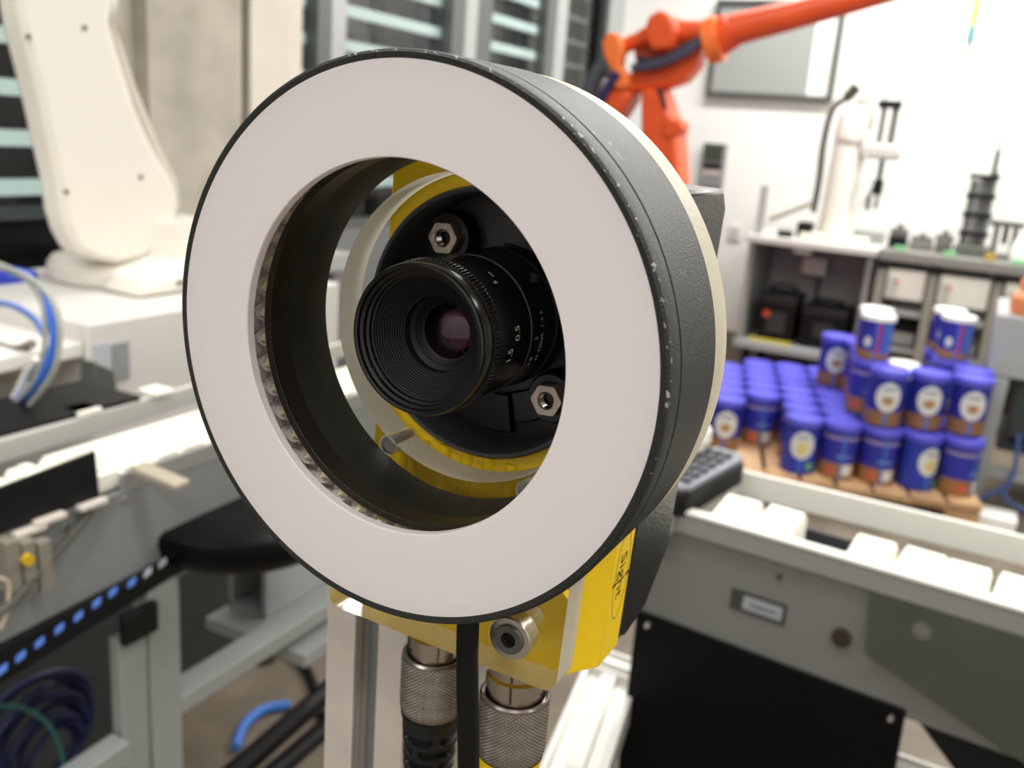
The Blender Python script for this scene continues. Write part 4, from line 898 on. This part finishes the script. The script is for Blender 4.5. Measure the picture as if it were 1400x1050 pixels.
bc = thing('blue_cable', 'blue cable hanging under the grey machine at the right edge', 'cable', (.25, 4.1, 0))
MB().tube(smooth([(.24, 4.06, .30), (.25, 4.03, .16), (.23, 4.0, .06), (.30, 3.98, .02), (.40, 3.98, .015)]), .009, 8).build('cable', mat('cable_blue', (70, 92, 148), .5), bc)
MB().tube(smooth([(.25, 4.03, .10), (.17, 3.98, .04), (.12, 3.95, .02), (.05, 3.9, .02)]), .009, 8).build('branch', mat('cable_blue', (70, 92, 148), .5), bc)
tag(MB().box((.13, 3.72, .0), (.28, 3.84, .05)).build('power_strip', M_wlid, bevel=.006), 'white power strip on the floor at the foot of the grey machine', 'power strip')

# ================================================================== left: white robot, plinth, conveyor
wr = thing('white_robot', 'white industrial robot arm on the plinth at the left', 'robot', (-1.5, 1.3, .955))
XA = -1.45
def B(px, py, x=XA): return at(px, py, 0, x)
outl = [(22, -60), (28, 10), (34, 45), (46, 90), (60, 150), (72, 205), (82, 250), (87, 290), (95, 318), (108, 342), (135, 356), (165, 361), (195, 354), (220, 338), (238, 310), (245, 285), (243, 262), (232, 238), (216, 212), (200, 180), (186, 145), (172, 100), (160, 60), (152, 30), (160, -60)]
q = MB().prism([(B(*p).y, B(*p).z) for p in outl], 0, XA - .06, XA); q.build('arm_shell', M_robot, wr, bevel=.012)
outl2 = [(150, 20), (168, 60), (186, 115), (200, 150), (216, 192), (232, 225), (243, 245), (247, 280), (240, 300), (236, 260), (214, 215), (190, 160), (168, 100)]
q = MB().prism([(B(*p, XA - .02).y, B(*p, XA - .02).z) for p in outl2], 0, XA - .06, XA - .02); q.build('side_cover', mat('robot_cover_grey', (206, 200, 186), .45), wr, bevel=.006)
p = B(150, -5, XA); MB().ball((XA - .06, p.y, p.z), .052, 24).build('elbow_dome', M_robot, wr)
for k, (px, py) in enumerate(((38, 50), (115, 38), (192, 242), (90, 262))):
    p = B(px, py); MB().cyl((XA + .001, p.y, p.z), .0042, -.001, .002, 0, 12).build('screw', mat('screw_dark', (92, 84, 74), .5), wr)
bc_ = (-1.555, 1.325)
MB().lathe([(.15, .955), (.157, .962), (.157, .985), (.148, .998), (.12, 1.008), (.10, 1.02), (.001, 1.022)], 2, (bc_[0], bc_[1], 0), 48).build('base', M_robot, wr)
q = MB().prism([(1.175, .957), (1.52, .957), (1.52, .985), (1.40, 1.0), (1.30, 1.0), (1.2, .985)], 0, -1.47, -1.36); q.build('base_skirt', M_robot, wr, bevel=.01)
MB().box((-1.362, 1.262, .972), (-1.357, 1.296, .980)).build('nameplate', mat('nameplate_grey', (112, 108, 100), .5), wr)
MB().cyl((-1.53, 1.35, 0), .10, 1.0, 1.08, 2, 32).build('shoulder', M_robot, wr)

pln = thing('robot_plinth', 'off-white box plinth under the white robot', 'plinth', (-1.5, 1.3, 0))
M_pl = mat('plinth_white', (214, 210, 204), .5)
MB().box((-1.75, .975, .62), (-1.25, 1.62, .955)).build('cabinet', M_pl, pln, bevel=.004)
MB().box((-1.75, .3, .0), (-1.45, 2.4, .62)).build('dark_backing', mat('backing_dark_grey', (54, 56, 56), .6), pln)  # dark box added as backing for the dark space under the table
MB().box((-1.95, .62, .90), (-1.26, .975, .925)).build('side_table', mat('table_white', (236, 232, 224), .5), pln, bevel=.003)
MB().box((-1.252, 1.02, .852), (-1.247, 1.052, .916)).build('vent_panel', mat('vent_grey', (146, 148, 150), .5), pln)
MB().box((-1.252, .985, .85), (-1.2485, 1.014, .92)).build('grey_panel', mat('panel_bluegrey', (186, 190, 196), .4), pln)
q = MB().prism([(.955, .905), (.99, .885), (1.0, .83), (.95, .835)], 0, -1.245, -1.21); tag(q.build('terminal_screen', mat('screen_greengrey', (88, 94, 88), .3), bevel=.003), 'small dark grey-green display panel before the robot plinth', 'display')
bm_ = MB().box((-1.9, .60, .86), (-1.35, .80, .899)); tag(bm_.build('cable_tray', mat('tray_brown', (96, 90, 84), .6)), 'brown-grey tray of wiring at the left photo edge', 'tray')
tag(MB().box((-1.72, .99, 1.0 - .045), (-1.62, 1.16, .975)).build('blue_case', mat('case_blue', (44, 60, 190), .5), bevel=.003), 'flat blue case on the table beside the white robot', 'case')
tag(MB().box((-1.95, 1.0, .925), (-1.75, 1.5, 1.06)).build('black_equipment_box', M_blackgloss, bevel=.004), 'gloss black equipment box at the window behind the robot base', 'box')
# machines by the window
wt = thing('window_bench', 'grey bench with boxes in front of the left windows', 'bench', (-2.15, 1.5, 0))
MB().box((-2.4, .9, .80), (-1.95, 2.6, .86)).build('top', M_lightgrey, wt, bevel=.004)
for y in (.95, 2.55):
    for x in (-2.35, -2.0): MB().box((x - .02, y - .02, 0), (x + .02, y + .02, .80)).build('leg', M_alu, wt)
tag(MB().box((-2.38, 1.2, .8605), (-2.2, 1.72, 1.0)).build('grey_box', mat('box_midgrey', (140, 146, 146), .5), bevel=.006), 'grey box on the window bench behind the blue hoses', 'box')
tag(MB().box((-2.15, 1.3, .8605), (-2.0, 1.75, .93)).build('black_box', M_dark, bevel=.006), 'black box on the window bench behind the blue hoses', 'box')
p = at(75, 306, 0, -2.1); tag(MB().box((-2.19, p.y - .02, .93), (-2.1, p.y + .03, p.z + .01)).build('indicator_unit', M_dark), 'dark unit with a turquoise pilot light by the left window', 'unit')
MB().ball((-2.098, p.y, p.z), .008, 12).build('pilot_light', mat('pilot_turquoise', (96, 236, 226), .4, emit=3), bpy.data.objects['indicator_unit'])
# left conveyor
lc = thing('left_chain_conveyor', 'pale chain conveyor running into the depth at the left', 'conveyor', (-.93, .9, 0))
M_lr = mat('left_rail', (206, 204, 196), .45, .2)
MB().beam((-.980, .30, .905), (-1.046, 1.8, .905), .010, .028).build('rear_rail', M_lr, lc, bevel=.001)
MB().beam((-.814, .668, .899), (-.814, 1.8, .899), .006, .022).build('front_rail', mat('left_front_rail', (150, 150, 146), .45, .3), lc, bevel=.001)
MB().box((-.975, .3, .845), (-.822, 1.8, .865)).build('bed', mat('bed_black', (20, 20, 21), .5), lc)
MB().box((-.82, .45, .74), (-.812, 1.8, .878)).build('side_panel', mat('left_panel_grey', (130, 131, 130), .5, .1), lc)
for y in (at(85, 560, 2, .91).y, at(178, 531, 2, .91).y): MB().box((-1.03, y, .905), (-.995, y + .035, .912)).build('rail_clip', M_cream, lc, bevel=.001)
lk2 = MB().prism([(-.019, 0), (.019, 0), (.019, .012), (.014, .020), (-.014, .020), (-.019, .012)], 0, -.045, .045)
lk2.v = [Vector((v.x, v.y, v.z)) for v in lk2.v]
for dx in (-.03, 0, .03): lk2.prism([(-.008, .018), (.008, .018), (.006, .025), (-.006, .025)], 0, dx - .008, dx + .008)
l2m = lk2.mesh('link_plate'); l2m.materials.append(M_cream)
for i in range(20):
    y = .40 + .0435 * i
    q = bpy.data.objects.new('chain_link', l2m); q.parent = lc; q.location = (-.873 + .93, y - .9, .878); q.rotation_euler = (0, 0, .04 * (-1) ** i); col.objects.link(q)
MB().box((-.935, .66, .878), (-.915, 1.75, .894)).build('wear_strip', M_cream, lc)
cvp = [at(-40, 683, 0, -.806), at(131, 617, 0, -.806), at(137, 681, 0, -.806), at(-40, 747, 0, -.806)]
MB().prism([(p.y, p.z) for p in cvp], 0, -.811, -.806).build('black_cover', M_dark, lc, bevel=.0008)
q = MB(); q.rod(at(190, 622, 0, -.80), at(252, 662, 0, -.72), .006); q.rod(at(186, 646, 0, -.80), at(236, 668, 0, -.72), .006); 
a, b_ = at(188, 634, 0, -.80), at(250, 660, 0, -.735)
MB().beam(a, b_, .022, .007).build('sensor_arm', mat('arm_taupe', (178, 168, 148), .45, .2), lc, bevel=.001)
for (px, py, w_) in ((128, 688, .010), (70, 708, .012), (42, 724, .010)):
    p = at(px, py, 0, -.800); MB().box((-.806, p.y - .018, p.z - .004), (-.796, p.y + .016, p.z + .002)).build('cover_clip', mat('clip_white', (214, 204, 194), .5), lc, bevel=.001)
for (px, py, nm, m_, rr) in ((172, 684, 'bolt', M_steel, .004), (92, 722, 'bolt', M_steel, .004), (54, 738, 'bolt', M_steel, .004)):
    p = at(px, py, 0, -.81); MB().cyl((-.812, p.y, p.z), rr, -.002, .003, 0, 14).build(nm, m_, lc)
# pneumatic valve blocks hanging below the cover
vb = thing('valve_block', 'grey pneumatic valve block with a yellow cap under the left conveyor', 'valve', tuple(at(30, 780, 0, -.80)))
for k, px in enumerate((4, 26, 48)):
    a = at(px, 735, 0, -.80); MB().box((-.812, a.y - .007, a.z - .055), (-.785, a.y + .007, a.z)).build('valve', mat('valve_grey', (128, 124, 112), .5), vb, bevel=.001)
a = at(37, 765, 0, -.783); MB().cyl((-.785, a.y, a.z), .006, 0, .006, 0, 14).build('yellow_cap', mat('cap_yellow', (196, 160, 30), .5), vb)
MB().tube(smooth([at(0, 790, 0, -.78), at(12, 800, 0, -.78), at(8, 840, 0, -.78), at(0, 860, 0, -.78)]), .002, 8).build('tubing', mat('tubing_beige', (186, 170, 152), .5), vb)
ck = MB().tube(smooth([at(125, 700, 0, -.805), at(100, 730, 0, -.80), at(60, 775, 0, -.79), at(20, 820, 0, -.78), at(-20, 850, 0, -.77)]), .0042, 10)
tag(ck.build('grey_hose', mat('hose_olive', (76, 76, 70), .5)), 'dark grey hose sloping down from the left conveyor side', 'hose')
# black bowl below the ring light's left
bw = thing('black_bowl', 'gloss black round bowl between left conveyor and ring light', 'bowl', tuple(at(340, 770, 0, -.62)))
cx, cy = -.53, .86
a = at(226, 690, 1, .86); 
pc = at(345, 715, 1, .86); br_ = (at(450, 745, 1, .86) - at(228, 700, 1, .86)).length / 2
cx = (at(450, 745, 1, .86).x + at(228, 700, 1, .86).x) / 2
zt = at(330, 668, 1, .86).z
zt = at(330, 690, 1, .86).z
MB().lathe([(.001, -.048), (br_ * .60, -.047), (br_ * .85, -.039), (br_ * .97, -.022), (br_, -.004), (br_ * .985, .007), (br_ * .93, .011), (br_ * .5, .013), (.001, .014)], 2, (cx, .86, zt), 56).build('shell', M_blackgloss, bw)
MB().cyl((cx, .86, 0), br_ * .62, zt - .053, zt - .0475, 2, 48).build('rim_band', mat('band_silver', (96, 98, 98), .3, .5), bw)
MB().box((-.81, .85, zt - .020), (cx, .87, zt - .012)).build('mount_arm', M_dark, bw)
# slotted light strip
ls = thing('led_strip', 'black slotted strip with blue-lit squares running under the left conveyor', 'light strip', tuple(at(120, 840, 0, -.80)))
a0 = at(-30, 905, 0, -.80); a1 = at(262, 752, 0, -.80)
b0 = at(-30, 955, 0, -.80)
tdir = (a1 - a0); 
MB().prism([(a0.y, a0.z), (a1.y, a1.z), (a1.y + .004, a1.z - .020), (b0.y, b0.z)], 0, -.815, -.80).build('housing', M_dark, ls)
M_b1 = mat('strip_blue', (84, 122, 200), .4, emit=.3); M_b2 = mat('strip_white', (170, 176, 188), .4, emit=.12)
sqs = [(4, 916), (29, 898), (55, 879), (82, 860), (108, 843), (133, 825), (155, 810), (181, 797), (203, 783), (223, 770), (246, 760)]
for k, (px, py) in enumerate(sqs):
    p = at(px, py, 0, -.798); MB().prism([(p.y - .0055, p.z - .0048), (p.y + .0042, p.z - .002), (p.y + .0055, p.z + .0048), (p.y - .0042, p.z + .002)], 0, -.8, -.798).build('lit_square', M_b1 if k < 8 else M_b2, ls)
# frame under the left conveyor
lf = thing('conveyor_stand', 'aluminium profile frame under the left conveyor', 'frame', (-.85, .8, 0))
XF = -.80
def F(px, py, x=XF): return at(px, py, 0, x)
a, b_ = F(166, 870), F(246, 800)
yL, yM, yR = F(166, 900).y, F(205, 900).y, F(247, 900).y
M_fr3 = mat('left_frame_alu', (158, 162, 160), .45, .3)
MB().box((-.82, yL, 0), (-.803, yM - .001, F(185, 868).z)).build('upright', M_fr3, lf, bevel=.001); MB().box((-.83, yM + .001, 0), (-.80, yR, F(225, 795).z)).build('upright', M_fr3, lf, bevel=.001)
MB().box((-.80, yL - .002, F(185, 866).z - .004), (-.79, yM + .006, F(185, 830).z)).build('clamp', M_dark, lf, bevel=.001)
q = MB(); q.beam(at(247, 965, 2, .42) , at(475, 815, 2, .42), .05, .05); 
a = F(249, 965); b_ = at(470, 812, 0, XF)
q = MB().prism([(a.y, a.z - .012), (a.y, a.z + .012), (b_.y + .02, a.z + .012), (b_.y + .02, a.z - .012)], 0, -.84, -.80); q.build('long_beam', M_fr3, lf, bevel=.001)
q = MB().beam(F(165, 1008), F(60, 1080), .03, .03); q.build('brace', M_fr3, lf, bevel=.001)
# hollow profile behind
hp = thing('hollow_profile', 'wide hollow aluminium profile end under the black bowl', 'profile', tuple(F(360, 840)))
yy = 1.0
def G(px, py): return at(px, py, 1, yy)
pts = [G(308, 770), G(412, 778), G(412, 848), G(318, 842)]
xa, xb, za, zb = (pts[0].x + pts[3].x) / 2, (pts[1].x + pts[2].x) / 2, (pts[2].z + pts[3].z) / 2, (pts[0].z + pts[1].z) / 2
xm = G(358, 800).x
t_ = .006
q = MB().box((xa, yy, za), (xa + t_ * 1.4, yy + .5, zb)).box((xm, yy, za), (xm + t_, yy + .5, zb)).box((xa, yy, zb - t_), (xm + t_, yy + .5, zb)).box((xa, yy, za), (xm + t_, yy + .5, za + t_))
q.build('channel', M_fr3, hp)
q = MB()
for k in range(7): z = za + (zb - za) * k / 7; q.box((xm + t_, yy, z), (xm + t_ + .003, yy + .5, z + (zb - za) / 10))
q.box((xm + t_, yy + .002, za), (xm + t_ + .0015, yy + .5, zb)); q.build('ribbed_side', M_alu, hp)
MB().box((xa, yy - .05, za - .020), (xb + .05, yy + .5, za - .001)).build('flange', M_fr3, hp)
MB().cyl((G(372, 880).x, yy - .02, 0), .02, za - .06, za - .02, 2, 18).build('foot', mat('foot_olive', (86, 86, 74), .5), hp)
# hoses at the left edge
hz = thing('hose_loop', 'loop of clear and blue air hoses at the left photo edge', 'hose', tuple(at(60, 530, 1, .72)))
def H(*pts, y=.74): return smooth([at(px, py, 1, y) for px, py in pts], 8)
M_clear = mat('clear_hose', (196, 198, 186), .2, trans=.35, ior=1.3)
M_bh = mat('hose_blue', (70, 120, 226), .35); M_bh2 = mat('hose_light_blue', (122, 150, 222), .35)
MB().tube(H((-30, 352), (10, 366), (40, 385), (58, 415), (62, 450), (58, 490), (44, 525), (20, 552)), .0035, 12).build('clear_hose', M_clear, hz)
MB().tube(H((-10, 365), (25, 372), (56, 392), (76, 420), (82, 460), (76, 500), (60, 530), (40, 555)), .0035, 12).build('clear_hose', M_clear, hz)
MB().tube(H((14, 372), (36, 378), (58, 405), (72, 440), (74, 470), (62, 505), (40, 535), (16, 556), y=.745), .0062, 12).build('blue_hose', M_bh, hz)
MB().tube(H((-20, 418), (5, 415), (30, 424), (50, 440), (60, 458), y=.76), .0045, 12).build('blue_hose', M_bh2, hz)
MB().tube(H((50, 490), (36, 510), (24, 535), (10, 556), y=.75), .0045, 12).build('cream_hose', M_cream, hz)
jk = [MB().tube(smooth([at(x, y, 1, .88) for x, y in pts]), .007, 8) for pts in (((-10, 470), (20, 478), (45, 470)), ((-10, 500), (15, 492), (40, 498), (60, 486)), ((-10, 530), (12, 520), (34, 528)))]
mats_ = (mat('wire_brown', (120, 110, 98), .5), mat('wire_grey', (158, 152, 142), .5), mat('wire_beige', (196, 190, 176), .5))
for q, m_, nme_ in zip(jk, mats_, ('brown', 'grey', 'beige')): tag(q.build('wire_bundle', m_), '%s wire bundle behind the hose loop' % nme_, 'wire')
tag(MB().prism([(.58, .912), (.86, .912), (.86, .902), (.58, .902)], 0, -1.12, -1.0).build('black_tray', M_dark, bevel=.001), 'flat black tray under the hose loop beside the left rail', 'tray')
# floor cables
cc = thing('cable_coil', 'coil of dark blue cable hanging below the light strip at lower left', 'cable', tuple(at(60, 1000, 0, -1.1)))
for k in range(9):
    c0 = at(48 + 3 * k, 1000 + 4 * k, 0, -1.1); rr = .090 - .006 * k; t_ = .02 * k
    MB().tube([(-1.1 + .008 * math.sin(k * 2.1 + i / 4), c0.y + rr * 1.05 * math.cos(2 * PI * i / 40 + t_), c0.z + rr * math.sin(2 * PI * i / 40 + t_)) for i in range(41)], .0055, 8).build('cable_turn', mat('cable_navy', (16, 24, 66), .5), cc)
tag(MB().tube(smooth([at(-10, 966, 0, -.95), at(30, 968, 0, -.95), at(65, 990, 0, -.95), at(84, 1030, 0, -.95), at(90, 1070, 0, -.95)]), .003, 8).build('teal_cable', mat('cable_teal', (40, 104, 96), .5)), 'thin teal cable curving over the dark blue cable coil', 'cable')
tag(MB().tube(smooth([at(322, 1022, 2, .012), at(334, 992, 2, .012), at(360, 970, 2, .012), at(396, 963, 2, .012)]), .011, 8).build('blue_floor_cable', mat('cable_bright_blue', (58, 110, 190), .5)), 'short bright blue cable on the floor left of the aluminium post', 'cable')
for k, (a, b_, rr, lb_) in enumerate((((300, 1075), (470, 925), .020, 'thick black tube lying on the floor left of the post'), ((335, 1090), (480, 965), .018, 'thinner black tube beside the thick one on the floor'))):
    tag(MB().rod(at(*a, 2, .25), at(*b_, 2, .25), rr).build('black_tube', M_dark), lb_, 'tube')
tag(MB().tube(smooth([at(385, 890, 2, .01), at(412, 905, 2, .01), at(428, 935, 2, .01), at(440, 980, 2, .01)]), .012, 8).build('dark_floor_cable', M_dark), 'dark cable curving over the floor beside the profile', 'cable')
